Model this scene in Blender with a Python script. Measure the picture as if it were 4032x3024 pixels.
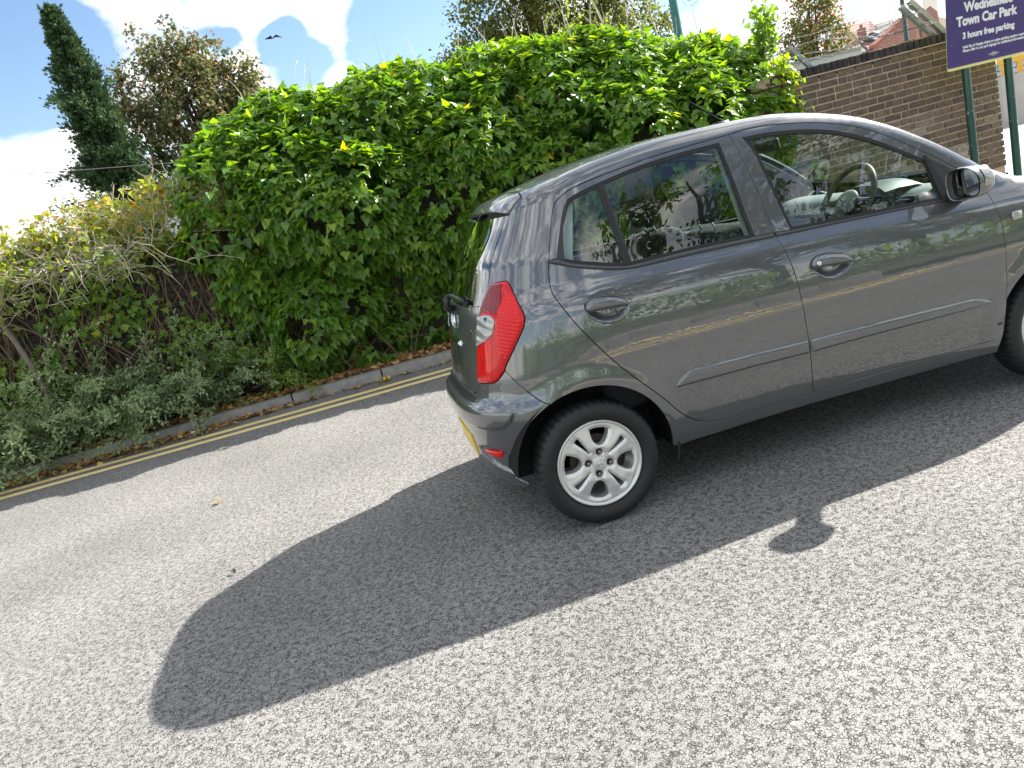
import bpy, bmesh, math, random
import numpy as np
from mathutils import Vector, Matrix, geometry
rnd = random.Random(7)
RS = np.random.RandomState(11)
SC = bpy.context.scene
COL = SC.collection
for o in list(bpy.data.objects):
    bpy.data.objects.remove(o, do_unlink=True)

# ------------------------------------------------------------------ camera
cam_data = bpy.data.cameras.new('camera')
cam = bpy.data.objects.new('camera', cam_data)
COL.objects.link(cam)
cam_data.sensor_width = 36.0
cam_data.lens = 36.0 * 3030.0 / 4032.0
cam_data.clip_start = 0.05
cam_data.clip_end = 3000.0
_R = Vector((0.94874351, -0.21393579, -0.23263110))
_D = Vector((-0.27082513, -0.17091140, -0.94733471))
_F = Vector((0.16290949, 0.96178000, -0.22009026))
cam.matrix_world = Matrix(((_R.x, -_D.x, -_F.x, -0.81810298),
                           (_R.y, -_D.y, -_F.y, -3.84537857),
                           (_R.z, -_D.z, -_F.z, 1.43303934),
                           (0, 0, 0, 1)))
SC.camera = cam

# ------------------------------------------------------------------ sun, sky, exposure
SUN = Vector((1.275, 0.50, 1.0)).normalized()
SUN_EL = math.asin(SUN.z)
SUN_ROT = math.atan2(SUN.x, SUN.y)
sun_data = bpy.data.lights.new('sun', 'SUN')
sun_data.energy = 3.9
sun_data.angle = math.radians(0.53)
sun_data.color = (1.0, 0.96, 0.90)
sun = bpy.data.objects.new('sun', sun_data)
COL.objects.link(sun)
sun.rotation_euler = SUN.to_track_quat('Z', 'Y').to_euler()
sun.location = SUN * 40

world = bpy.data.worlds.new('World')
SC.world = world
world.use_nodes = True
wn = world.node_tree.nodes
wl = world.node_tree.links
wn.clear()
w_out = wn.new('ShaderNodeOutputWorld')
w_bg = wn.new('ShaderNodeBackground')
w_sky = wn.new('ShaderNodeTexSky')
w_sky.sky_type = 'NISHITA'
w_sky.sun_disc = False
w_sky.sun_elevation = SUN_EL
w_sky.sun_rotation = SUN_ROT
w_sky.altitude = 100
w_sky.air_density = 1.0
w_sky.dust_density = 0.15
w_sky.ozone_density = 2.0
w_bg.inputs['Strength'].default_value = 0.15
w_tc = wn.new('ShaderNodeTexCoord')
w_map = wn.new('ShaderNodeMapping')
w_map.inputs['Scale'].default_value = (1.0, 1.0, 2.3)
w_map.inputs['Location'].default_value = (0.35, 0.1, 0.2)
w_n = wn.new('ShaderNodeTexNoise')
w_n.inputs['Scale'].default_value = 5.0
w_n.inputs['Detail'].default_value = 9
w_n.inputs['Roughness'].default_value = 0.52
w_n.inputs['Distortion'].default_value = 0.25
w_r = wn.new('ShaderNodeValToRGB')
w_r.color_ramp.elements[0].position = 0.42
w_r.color_ramp.elements[0].color = (0, 0, 0, 1)
w_r.color_ramp.elements[1].position = 0.58
w_r.color_ramp.elements[1].color = (1, 1, 1, 1)
w_n2 = wn.new('ShaderNodeTexNoise')
w_n2.inputs['Scale'].default_value = 9.0
w_n2.inputs['Detail'].default_value = 6
w_cr = wn.new('ShaderNodeMix'); w_cr.data_type = 'RGBA'
w_cr.inputs[6].default_value = (2.0, 2.05, 2.15, 1)
w_cr.inputs[7].default_value = (6.2, 6.1, 5.9, 1)
w_mx = wn.new('ShaderNodeMix'); w_mx.data_type = 'RGBA'
w_hsv = wn.new('ShaderNodeHueSaturation')
w_hsv.inputs['Saturation'].default_value = 1.0
w_hsv.inputs['Value'].default_value = 0.43
wl.new(w_tc.outputs['Generated'], w_map.inputs['Vector'])
wl.new(w_map.outputs['Vector'], w_n.inputs['Vector'])
wl.new(w_map.outputs['Vector'], w_n2.inputs['Vector'])
# cloud banks and blue gaps at their own directions in the sky, broken up by the noise
w_acc = w_n.outputs['Fac']
for _d, _rad, _amp in (((-.123, .949, .290), 5.0, .10), ((.012, .965, .260), 3.8, .08), ((.081, .968, .238), 4.2, .15), ((-.034, .976, .216), 2.6, .08), ((.007, .982, .191), 3.0, .10),
                       ((-.292, .938, .188), 4.5, .15), ((-.301, .943, .141), 6.0, .18), ((.500, .854, .140), 7.0, .12), ((.618, .779, .107), 9.0, .15), ((.130, .975, .185), 2.6, .14),
                       ((-.255, .932, .259), 6.5, -.30), ((.011, .975, .226), 3.2, -.26), ((.150, .962, .227), 6.5, -.36), ((-.288, .932, .222), 4.4, -.3), ((.440, .885, .15), 3.6, -.15)):
    _v = Vector(_d).normalized()
    _n = wn.new('ShaderNodeVectorMath'); _n.operation = 'DOT_PRODUCT'; _n.inputs[1].default_value = _v
    wl.new(w_tc.outputs['Generated'], _n.inputs[0])
    _m = wn.new('ShaderNodeMapRange'); _m.interpolation_type = 'SMOOTHERSTEP'
    _m.inputs['From Min'].default_value = math.cos(math.radians(_rad)); _m.inputs['From Max'].default_value = 1.0
    _m.inputs['To Min'].default_value = 0; _m.inputs['To Max'].default_value = _amp
    wl.new(_n.outputs['Value'], _m.inputs['Value'])
    _a = wn.new('ShaderNodeMath'); _a.operation = 'ADD'
    wl.new(w_acc, _a.inputs[0]); wl.new(_m.outputs['Result'], _a.inputs[1])
    w_acc = _a.outputs['Value']
wl.new(w_acc, w_r.inputs['Fac'])
w_mr = wn.new('ShaderNodeMapRange'); w_mr.inputs['From Min'].default_value = .36; w_mr.inputs['From Max'].default_value = .66
wl.new(w_n2.outputs['Fac'], w_mr.inputs['Value']); wl.new(w_mr.outputs['Result'], w_cr.inputs[0])
wl.new(w_r.outputs['Color'], w_mx.inputs[0])
wl.new(w_sky.outputs['Color'], w_hsv.inputs['Color'])
wl.new(w_hsv.outputs['Color'], w_mx.inputs[6])
wl.new(w_cr.outputs[2], w_mx.inputs[7])
wl.new(w_mx.outputs[2], w_bg.inputs['Color'])
wl.new(w_bg.outputs['Background'], w_out.inputs['Surface'])

SC.view_settings.view_transform = 'Standard'
SC.view_settings.look = 'None'
SC.view_settings.exposure = 1.7
SC.view_settings.gamma = 1.0
SC.view_settings.use_curve_mapping = False
SC.render.engine = 'CYCLES'
SC.cycles.use_denoising = True
SC.cycles.max_bounces = 8
SC.cycles.transparent_max_bounces = 16
SC.cycles.transmission_bounces = 6
SC.cycles.caustics_reflective = False
SC.cycles.caustics_refractive = False

# ------------------------------------------------------------------ object helpers
def link(o, parent=None):
    COL.objects.link(o)
    if parent is not None:
        o.parent = parent
    return o

def tag(o, label=None, cat=None, group=None, kind=None):
    if label: o['label'] = label
    if cat: o['category'] = cat
    if group: o['group'] = group
    if kind: o['kind'] = kind
    return o

def thing(name, label, cat, loc=(0, 0, 0), group=None):
    o = bpy.data.objects.new(name, None)
    o.empty_display_size = 0.1
    o.location = loc
    COL.objects.link(o)
    return tag(o, label, cat, group)

def mesh_obj(name, verts, faces, mat, parent=None, smooth=False, local=True):
    """verts in world coordinates; when the parent is an empty with a location, they are made relative to it"""
    v = np.asarray(verts, dtype=np.float64).reshape(-1, 3)
    off = origin_of(parent)
    me = bpy.data.meshes.new(name)
    me.from_pydata((v - off).tolist(), [], faces)
    if mat is not None: me.materials.append(mat)
    if smooth:
        me.polygons.foreach_set('use_smooth', [True] * len(me.polygons))
    me.update()
    o = bpy.data.objects.new(name, me)
    return link(o, parent)

def origin_of(p):
    off = np.zeros(3)
    while p is not None:
        off = off + np.array(p.location)
        p = p.parent
    return off

def fast_mesh(name, V, F, mat, parent=None, smooth=False, attr=None, k=3):
    """large mesh from arrays: V (n,3), F (m,k)"""
    V = np.asarray(V, np.float32) - origin_of(parent).astype(np.float32)
    F = np.asarray(F, np.int32)
    me = bpy.data.meshes.new(name)
    me.vertices.add(len(V))
    me.vertices.foreach_set('co', V.ravel())
    me.loops.add(F.size)
    me.loops.foreach_set('vertex_index', F.ravel())
    me.polygons.add(len(F))
    me.polygons.foreach_set('loop_start', np.arange(0, F.size, k, dtype=np.int32))
    if smooth:
        me.polygons.foreach_set('use_smooth', np.ones(len(F), bool))
    if attr is not None:
        a = me.attributes.new('tint', 'FLOAT', 'POINT')
        a.data.foreach_set('value', np.asarray(attr, np.float32))
    me.update(calc_edges=True)
    me.validate()
    if mat is not None: me.materials.append(mat)
    o = bpy.data.objects.new(name, me)
    return link(o, parent)

class MB:
    def __init__(s): s.v = []; s.f = []
    def add(s, V, F):
        n = len(s.v); s.v += [tuple(p) for p in V]; s.f += [tuple(i + n for i in f) for f in F]
    def box(s, c, d, rot=None):
        V = [Vector(((i & 1) - .5, ((i >> 1) & 1) - .5, ((i >> 2) & 1) - .5)) for i in range(8)]
        V = [Vector((v.x * d[0], v.y * d[1], v.z * d[2])) for v in V]
        if rot is not None: V = [rot @ v for v in V]
        s.add([v + Vector(c) for v in V], [(0, 2, 3, 1), (4, 5, 7, 6), (0, 1, 5, 4), (2, 6, 7, 3), (0, 4, 6, 2), (1, 3, 7, 5)])
    def bevbox(s, c, d, b, rot=None, seg=1):
        bm = bmesh.new()
        bmesh.ops.create_cube(bm, size=1)
        for v in bm.verts: v.co = Vector((v.co.x * d[0], v.co.y * d[1], v.co.z * d[2]))
        bmesh.ops.bevel(bm, geom=bm.edges[:], offset=b, segments=seg, affect='EDGES', profile=.6)
        bm.verts.ensure_lookup_table()
        V = [v.co.copy() for v in bm.verts]
        if rot is not None: V = [rot @ v for v in V]
        s.add([v + Vector(c) for v in V], [[v.index for v in f.verts] for f in bm.faces])
        bm.free()
    def tube(s, pts, rad, n=8, cap=True):
        pts = [Vector(p) for p in pts]
        if not hasattr(rad, '__len__'): rad = [rad] * len(pts)
        up = Vector((0.31, 0.17, 0.93))
        V = []; F = []
        for i, p in enumerate(pts):
            t = (pts[min(i + 1, len(pts) - 1)] - pts[max(i - 1, 0)])
            t = t.normalized() if t.length > 1e-9 else Vector((0, 0, 1))
            a = t.cross(up)
            if a.length < 1e-3: a = t.cross(Vector((1, 0, 0)))
            a.normalize(); b = t.cross(a)
            for k in range(n):
                w = 2 * math.pi * k / n
                V.append(p + (a * math.cos(w) + b * math.sin(w)) * rad[i])
        for i in range(len(pts) - 1):
            for k in range(n):
                F.append((i * n + k, i * n + (k + 1) % n, (i + 1) * n + (k + 1) % n, (i + 1) * n + k))
        if cap:
            F.append(tuple(range(n))[::-1]); F.append(tuple(range((len(pts) - 1) * n, len(pts) * n)))
        s.add(V, F)
    def lathe(s, prof, n=48, axis='Y', c=(0, 0, 0), close=False):
        V = []; F = []
        m = len(prof)
        for k in range(n):
            w = 2 * math.pi * k / n
            for r, h in prof:
                if axis == 'Y': V.append((c[0] + r * math.cos(w), c[1] + h, c[2] + r * math.sin(w)))
                else: V.append((c[0] + r * math.cos(w), c[1] + r * math.sin(w), c[2] + h))
        for k in range(n):
            k2 = (k + 1) % n
            for j in range(m - 1):
                F.append((k * m + j, k * m + j + 1, k2 * m + j + 1, k2 * m + j))
        s.add(V, F)
    def build(s, name, mat, parent=None, smooth=False):
        return mesh_obj(name, s.v, s.f, mat, parent, smooth)

def auto_smooth(o, ang=40):
    me = o.data
    bm = bmesh.new(); bm.from_mesh(me)
    for f in bm.faces: f.smooth = True
    lim = math.radians(ang)
    for e in bm.edges:
        e.smooth = (len(e.link_faces) == 2 and e.calc_face_angle(0) < lim)
    bmesh.ops.recalc_face_normals(bm, faces=bm.faces[:])
    bm.to_mesh(me); bm.free()
    return o

# ------------------------------------------------------------------ material helpers
def new_mat(name):
    m = bpy.data.materials.new(name)
    m.use_nodes = True
    return m, m.node_tree.nodes, m.node_tree.links, m.node_tree.nodes['Principled BSDF']

def mat_simple(name, col, rough=.5, metal=0., coat=0., spec=.5, noise=0., nscale=20., bump=0., bscale=200., trans=0.):
    m, n, l, p = new_mat(name)
    p.inputs['Base Color'].default_value = (*col, 1)
    p.inputs['Roughness'].default_value = rough
    p.inputs['Metallic'].default_value = metal
    p.inputs['Coat Weight'].default_value = coat
    p.inputs['Coat Roughness'].default_value = .03
    p.inputs['Specular IOR Level'].default_value = spec
    tc = n.new('ShaderNodeTexCoord')
    if noise > 0:
        t = n.new('ShaderNodeTexNoise'); t.inputs['Scale'].default_value = nscale; t.inputs['Detail'].default_value = 5
        h = n.new('ShaderNodeMix'); h.data_type = 'RGBA'
        h.inputs[6].default_value = (*[c * (1 - noise) for c in col], 1)
        h.inputs[7].default_value = (*[min(1, c * (1 + noise)) for c in col], 1)
        l.new(tc.outputs['Object'], t.inputs['Vector']); l.new(t.outputs['Fac'], h.inputs[0]); l.new(h.outputs[2], p.inputs['Base Color'])
    if bump > 0:
        t2 = n.new('ShaderNodeTexNoise'); t2.inputs['Scale'].default_value = bscale; t2.inputs['Detail'].default_value = 3
        b = n.new('ShaderNodeBump'); b.inputs['Strength'].default_value = bump; b.inputs['Distance'].default_value = .004
        l.new(tc.outputs['Object'], t2.inputs['Vector']); l.new(t2.outputs['Fac'], b.inputs['Height']); l.new(b.outputs['Normal'], p.inputs['Normal'])
    return m

def ramp(n, pts):
    r = n.new('ShaderNodeValToRGB')
    e = r.color_ramp.elements
    while len(e) < len(pts): e.new(0.5)
    for i, (p, c) in enumerate(pts):
        e[i].position = p; e[i].color = (*c, 1)
    return r

def mat_leaf(name, stops, trans=.35, rough=.45, spec=.5, tcol=None):
    """leaf: per-leaf 'tint' picks a colour, part of the light passes through"""
    m, n, l, p = new_mat(name)
    out = n['Material Output']
    at = n.new('ShaderNodeAttribute'); at.attribute_name = 'tint'
    r = ramp(n, stops)
    l.new(at.outputs['Fac'], r.inputs['Fac'])
    l.new(r.outputs['Color'], p.inputs['Base Color'])
    p.inputs['Roughness'].default_value = rough
    p.inputs['Specular IOR Level'].default_value = spec
    t = n.new('ShaderNodeBsdfTranslucent')
    hs = n.new('ShaderNodeHueSaturation'); hs.inputs['Hue'].default_value = .485
    hs.inputs['Saturation'].default_value = 1.15; hs.inputs['Value'].default_value = 1.9
    l.new(r.outputs['Color'], hs.inputs['Color']); l.new(hs.outputs['Color'], t.inputs['Color'])
    mx = n.new('ShaderNodeMixShader'); mx.inputs['Fac'].default_value = trans
    l.new(p.outputs['BSDF'], mx.inputs[1]); l.new(t.outputs['BSDF'], mx.inputs[2])
    l.new(mx.outputs['Shader'], out.inputs['Surface'])
    return m
# ------------------------------------------------------------------ asphalt
def mat_asphalt():
    m, n, l, p = new_mat('worn_chipped_asphalt')
    tc = n.new('ShaderNodeTexCoord')
    def vor(scale, feat, rand=1.):
        v = n.new('ShaderNodeTexVoronoi'); v.feature = feat; v.inputs['Scale'].default_value = scale; v.inputs['Randomness'].default_value = rand
        return v
    # slight warp so that chips are not round cells
    nz = n.new('ShaderNodeTexNoise'); nz.inputs['Scale'].default_value = 45; nz.inputs['Detail'].default_value = 3
    l.new(tc.outputs['Object'], nz.inputs['Vector'])
    vm = n.new('ShaderNodeVectorMath'); vm.operation = 'MULTIPLY_ADD'
    vm.inputs[1].default_value = (.018, .018, .018)
    l.new(nz.outputs['Color'], vm.inputs[0]); l.new(tc.outputs['Object'], vm.inputs[2])
    e = vor(118, 'DISTANCE_TO_EDGE'); c = vor(118, 'F1')
    l.new(vm.outputs['Vector'], e.inputs['Vector']); l.new(vm.outputs['Vector'], c.inputs['Vector'])
    bw = n.new('ShaderNodeSeparateColor'); l.new(c.outputs['Color'], bw.inputs['Color'])
    chip = ramp(n, [(0, (.25, .24, .222)), (.4, (.285, .276, .258)), (.85, (.305, .295, .276)), (1, (.345, .335, .315))])
    l.new(bw.outputs['Red'], chip.inputs['Fac'])
    # tarry gaps, wide at voids; their dark colour also holds the shadow between chips
    gn = n.new('ShaderNodeTexNoise'); gn.inputs['Scale'].default_value = 38; gn.inputs['Detail'].default_value = 2
    l.new(tc.outputs['Object'], gn.inputs['Vector'])
    mr = n.new('ShaderNodeMapRange'); mr.inputs['From Min'].default_value = .42; mr.inputs['From Max'].default_value = .62
    mr.inputs['To Min'].default_value = .05; mr.inputs['To Max'].default_value = .20
    l.new(gn.outputs['Fac'], mr.inputs['Value'])
    gt = n.new('ShaderNodeMapRange'); gt.interpolation_type = 'SMOOTHSTEP'
    gt.inputs['From Min'].default_value = .0
    l.new(mr.outputs['Result'], gt.inputs['From Max']); l.new(e.outputs['Distance'], gt.inputs['Value'])
    # some chips sit low (hidden by tar)
    lo = n.new('ShaderNodeMath'); lo.operation = 'GREATER_THAN'; lo.inputs[1].default_value = .17
    l.new(bw.outputs['Green'], lo.inputs[0])
    lm = n.new('ShaderNodeMath'); lm.operation = 'MULTIPLY_ADD'; lm.inputs[1].default_value = .55; lm.inputs[2].default_value = .45
    l.new(lo.outputs['Value'], lm.inputs[0])
    hgt = n.new('ShaderNodeMath'); hgt.operation = 'MULTIPLY'
    l.new(gt.outputs['Result'], hgt.inputs[0]); l.new(lm.outputs['Value'], hgt.inputs[1])
    mix = n.new('ShaderNodeMix'); mix.data_type = 'RGBA'; mix.inputs[6].default_value = (.022, .021, .021, 1)
    l.new(hgt.outputs['Value'], mix.inputs[0]); l.new(chip.outputs['Color'], mix.inputs[7])
    # broad patches
    bn = n.new('ShaderNodeTexNoise'); bn.inputs['Scale'].default_value = .9; bn.inputs['Detail'].default_value = 6
    l.new(tc.outputs['Object'], bn.inputs['Vector'])
    br = n.new('ShaderNodeMapRange'); br.inputs['From Min'].default_value = .3; br.inputs['From Max'].default_value = .7; br.inputs['To Min'].default_value = .84; br.inputs['To Max'].default_value = 1.14
    l.new(bn.outputs['Fac'], br.inputs['Value'])
    hs = n.new('ShaderNodeHueSaturation'); l.new(mix.outputs[2], hs.inputs['Color']); l.new(br.outputs['Result'], hs.inputs['Value'])
    l.new(hs.outputs['Color'], p.inputs['Base Color'])
    p.inputs['Roughness'].default_value = .82; p.inputs['Specular IOR Level'].default_value = .35
    fn = n.new('ShaderNodeTexNoise'); fn.inputs['Scale'].default_value = 420; fn.inputs['Detail'].default_value = 2
    l.new(tc.outputs['Object'], fn.inputs['Vector'])
    ad = n.new('ShaderNodeMath'); ad.operation = 'MULTIPLY_ADD'; ad.inputs[1].default_value = .25
    l.new(fn.outputs['Fac'], ad.inputs[0]); l.new(hgt.outputs['Value'], ad.inputs[2])
    b = n.new('ShaderNodeBump'); b.inputs['Strength'].default_value = .62; b.inputs['Distance'].default_value = .0045
    l.new(ad.outputs['Value'], b.inputs['Height']); l.new(b.outputs['Normal'], p.inputs['Normal'])
    return m
ASPHALT = mat_asphalt()

def sheet(name, x0, x1, y0, y1, z, mat, kind='structure'):
    o = mesh_obj(name, [(x0, y0, z), (x1, y0, z), (x1, y1, z), (x0, y1, z)], [(0, 1, 2, 3)], mat)
    return tag(o, kind=kind)
GRAVELLY = mat_simple('far_ground_paving', (.30, .29, .27), .9, noise=.25, nscale=1.5, bump=.4, bscale=60)
tag(mesh_obj('ground', [(-900, -900, -.012), (900, -900, -.012), (900, 900, -.012), (-900, 900, -.012)], [(0, 1, 2, 3)], GRAVELLY), kind='structure')
sheet('road', -30, 60, -7.2, 4.30, 0.0, ASPHALT)
# =====================================================================================
#  CAR.  The skin is one smooth function F(x, y, z) = 0; every panel is a polygon laid on it.
# =====================================================================================
def gtab(px, py, lo, hi, n, sig):
    x = np.linspace(lo, hi, n); y = np.interp(x, px, py)
    h = (hi - lo) / (n - 1); m = int(4 * sig / h) + 1
    k = np.exp(-.5 * (np.arange(-m, m + 1) * h / sig) ** 2); k /= k.sum()
    yp = np.concatenate([y[0] + (y[1] - y[0]) * np.arange(-m, 0), y, y[-1] + (y[-1] - y[-2]) * np.arange(1, m + 1)])
    return x, np.convolve(yp, k, 'valid')

def sst(a, b, x):
    t = np.clip((x - a) / (b - a), 0, 1)
    return t * t * (3 - 2 * t)

T_W = gtab([.12, .20, .25, .303, .42, .55, .70, .82, .92, .975, 1.03, 1.10, 1.20, 1.30, 1.40, 1.50, 1.60],
           [.70, .722, .742, .757, .778, .790, .793, .787, .775, .761, .733, .708, .676, .645, .612, .577, .54], 0, 1.8, 1800, .014)
T_ZL = gtab([-.6, .10, .35, .60, 1.0, 1.67, 1.9, 2.2, 3.2], [1.075, 1.07, 1.06, 1.05, 1.032, 1.0, .987, .975, .93], -.8, 3.4, 1000, .08)
T_H = gtab([-.5, -.2, 0, .3, .6, .9, 1.2, 1.4, 1.6, 1.8, 2.0, 2.15, 2.3, 2.6, 2.85, 3.0, 3.2],
           [1.3, 1.449, 1.496, 1.559, 1.587, 1.588, 1.58, 1.541, 1.486, 1.388, 1.258, 1.126, 1.045, .985, .92, .82, .55], -.8, 3.4, 2000, .07)
T_XR = gtab([.12, .20, .30, .42, .52, .575, .63, .66, .80, 1.0, 1.05, 1.2, 1.35, 1.44, 1.6],
            [-.375, -.426, -.448, -.461, -.476, -.48, -.438, -.43, -.401, -.364, -.336, -.269, -.172, -.119, 0.0], 0, 1.8, 1800, .014)

def body_F(x, y, z):
    y = np.abs(y)
    zz = z - (np.interp(x, *T_ZL) - 1.03) * sst(.55, .95, z) * (1 - sst(1.1, 1.5, z))
    w = np.interp(zz, *T_W)
    for xc in (0, 2.38):
        r = np.hypot(x - xc, z - .28)
        w = w + .009 * (1 - sst(.362, .450, r)) * (z < .8)
    xr = np.interp(z, *T_XR)
    n = 3.2
    u = np.maximum(0, (.3 - x)) / np.maximum(.05, .3 - xr)
    xf = 3.06 - .25 * (z - .5) ** 2
    u2 = np.maximum(0, (x - 2.2)) / (xf - 2.2)
    v = y / w
    G1 = ((u ** n + v ** n + u2 ** n) ** (1 / n) - 1) * .72
    G2 = (z - (np.interp(x, *T_H) - .09 * y * y)) * .9
    k = .05
    h = np.clip(.5 + .5 * (G1 - G2) / k, 0, 1)
    return G2 + (G1 - G2) * h + k * h * (1 - h)

A0 = .45
S_C = .1 - A0 * math.pi / 2
S_MID = S_C - .35
S_L = S_C - .70

def dom_side(u, v):
    o = np.zeros((len(u), 3)); d = np.zeros((len(u), 3))
    o[:, 2] = v
    a = u >= .1
    o[a, 0] = u[a]; d[a, 1] = -1
    b = (u < .1) & (u >= S_C); th = (.1 - u[b]) / A0
    o[b, 0] = .1; o[b, 1] = -.35; d[b, 0] = -np.sin(th); d[b, 1] = -np.cos(th)
    c = (u < S_C) & (u >= S_L)
    o[c, 0] = .1; o[c, 1] = -.35 + (S_C - u[c]); d[c, 0] = -1
    e = u < S_L; th = (S_L - u[e]) / A0
    o[e, 0] = .1; o[e, 1] = .35; d[e, 0] = -np.cos(th); d[e, 1] = np.sin(th)
    return o, d

def dom_top(u, v):
    o = np.stack([u, v, np.full(len(u), .35)], 1)
    d = np.zeros_like(o); d[:, 2] = 1
    return o, d

def dom_nose(u, v):
    o = np.stack([np.full(len(u), 2.3), np.zeros(len(u)), v], 1)
    d = np.stack([np.cos(u / .7), np.sin(u / .7), np.zeros(len(u))], 1)
    return o, d

DOM = {'side': dom_side, 'top': dom_top, 'nose': dom_nose}

def surf(dom, uv):
    uv = np.asarray(uv, float)
    o, d = DOM[dom](uv[:, 0], uv[:, 1])
    a = np.zeros(len(uv)); b = np.full(len(uv), 1.35)
    for _ in range(32):
        m = (a + b) / 2
        q = o + d * m[:, None]
        ins = body_F(q[:, 0], q[:, 1], q[:, 2]) < 0
        a = np.where(ins, m, a); b = np.where(ins, b, m)
    return o + d * a[:, None]

def gradn(P, e=.0015):
    g = np.zeros_like(P)
    for k in range(3):
        q = P.copy(); q[:, k] += e; r = P.copy(); r[:, k] -= e
        g[:, k] = body_F(*q.T) - body_F(*r.T)
    return g / np.maximum(1e-12, np.linalg.norm(g, axis=1))[:, None]

def spos(dom, uv, off):
    P = surf(dom, uv)
    o = off(uv) if callable(off) else off
    if np.isscalar(o) and o == 0: return P
    return P + gradn(P) * (np.asarray(o)[:, None] if not np.isscalar(o) else o)

def snorm(dom, uv, off):
    if not callable(off):
        return gradn(surf(dom, uv))
    e = .002
    du = spos(dom, uv + [e, 0], off) - spos(dom, uv - [e, 0], off)
    dv = spos(dom, uv + [0, e], off) - spos(dom, uv - [0, e], off)
    n = np.cross(du, dv); n /= np.maximum(1e-12, np.linalg.norm(n, axis=1))[:, None]
    g = gradn(surf(dom, uv))
    n *= np.sign((n * g).sum(1))[:, None]
    return n

# ---- polygons
def crom(pts, h):
    pts = [np.array(p, float) for p in pts]
    if len(pts) == 2:
        L = np.linalg.norm(pts[1] - pts[0]); m = max(1, int(round(L / h)))
        return [pts[0] + (pts[1] - pts[0]) * i / m for i in range(m)]
    q = [2 * pts[0] - pts[1]] + pts + [2 * pts[-1] - pts[-2]]
    out = []
    for i in range(1, len(q) - 2):
        p0, p1, p2, p3 = q[i - 1:i + 3]
        L = np.linalg.norm(p2 - p1); m = max(1, int(round(L / h)))
        for j in range(m):
            t = j / m
            out.append(.5 * ((2 * p1) + (-p0 + p2) * t + (2 * p0 - 5 * p1 + 4 * p2 - p3) * t * t + (-p0 + 3 * p1 - 3 * p2 + p3) * t ** 3))
    return out

def poly(segs, h=.02):
    """segments of points, each smooth, joined at corners -> closed polygon"""
    out = []
    for s in segs: out += crom(s, h)
    return np.array(out)

def area(P):
    x, y = P.T
    return .5 * (x * np.roll(y, -1) - np.roll(x, -1) * y).sum()

def inset(P, d):
    if d == 0: return P
    if area(P) < 0: d = -d
    e = np.roll(P, -1, 0) - P; e /= np.maximum(1e-9, np.linalg.norm(e, axis=1))[:, None]
    n = np.stack([-e[:, 1], e[:, 0]], 1)
    m = n + np.roll(n, 1, 0)
    m /= np.maximum(.35, (m * n).sum(1))[:, None]
    return P + m * d

def inpoly(Q, P):
    x, y = Q[:, 0][:, None], Q[:, 1][:, None]
    x0, y0 = P.T; x1, y1 = np.roll(P, -1, 0).T
    c = ((y0 > y) != (y1 > y)) & (x < (x1 - x0) * (y - y0) / np.where(y1 == y0, 1e-12, y1 - y0) + x0)
    return (c.sum(1) % 2) == 1

def pdist(Q, P):
    out = np.empty(len(Q))
    A = P; Bv = np.roll(P, -1, 0) - P; L2 = np.maximum(1e-12, (Bv ** 2).sum(1))
    for i in range(0, len(Q), 2000):
        q = Q[i:i + 2000, None, :] - A[None]
        t = np.clip((q * Bv).sum(2) / L2, 0, 1)
        r = q - t[..., None] * Bv
        out[i:i + 2000] = np.sqrt((r ** 2).sum(2)).min(1)
    return out

def dome(P, base, hgt, wid, pw=.5):
    """rounded pad: offset rises from base at the rim to base+hgt, over a width"""
    def f(uv):
        d = pdist(uv, P) * np.where(inpoly(uv, P), 1, -1)
        t = np.clip(d / wid, 0, 1)
        return base + hgt * (1 - (1 - t) ** 2) ** pw
    return f

def tri_poly(P, holes, h):
    pts = [P] + holes
    lo, hi = P.min(0), P.max(0)
    gx = np.arange(lo[0], hi[0], h); gy = np.arange(lo[1], hi[1], h * .866)
    G = np.array([(x + (h / 2 if j % 2 else 0), y) for j, y in enumerate(gy) for x in gx])
    if len(G):
        k = inpoly(G, P)
        for H in holes: k &= ~inpoly(G, H)
        G = G[k]
    if len(G):
        k = np.ones(len(G), bool)
        for H in pts: k &= pdist(G, H) > .55 * h
        G = G[k]
    V = []; E = []
    for H in pts:
        n = len(V); V += list(H); m = len(H)
        E += [(n + i, n + (i + 1) % m) for i in range(m)]
    V += list(G)
    r = geometry.delaunay_2d_cdt([Vector((float(a), float(b))) for a, b in V], E, [], 0, 1e-6)
    V2 = np.array([(v.x, v.y) for v in r[0]])
    F = np.array([f for f in r[2] if len(f) == 3])
    cen = V2[F].mean(1)
    k = inpoly(cen, P)
    for H in holes: k &= ~inpoly(cen, H)
    F = F[k]
    ar = np.abs(np.cross(V2[F[:, 1]] - V2[F[:, 0]], V2[F[:, 2]] - V2[F[:, 0]]))
    return V2, F[ar > 1e-9]

def boundary_edges(F):
    from collections import Counter
    c = {}
    for t in F:
        for a, b in ((t[0], t[1]), (t[1], t[2]), (t[2], t[0])):
            if (b, a) in c: c.pop((b, a))
            else: c[(a, b)] = 1
    return list(c.keys())

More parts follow.
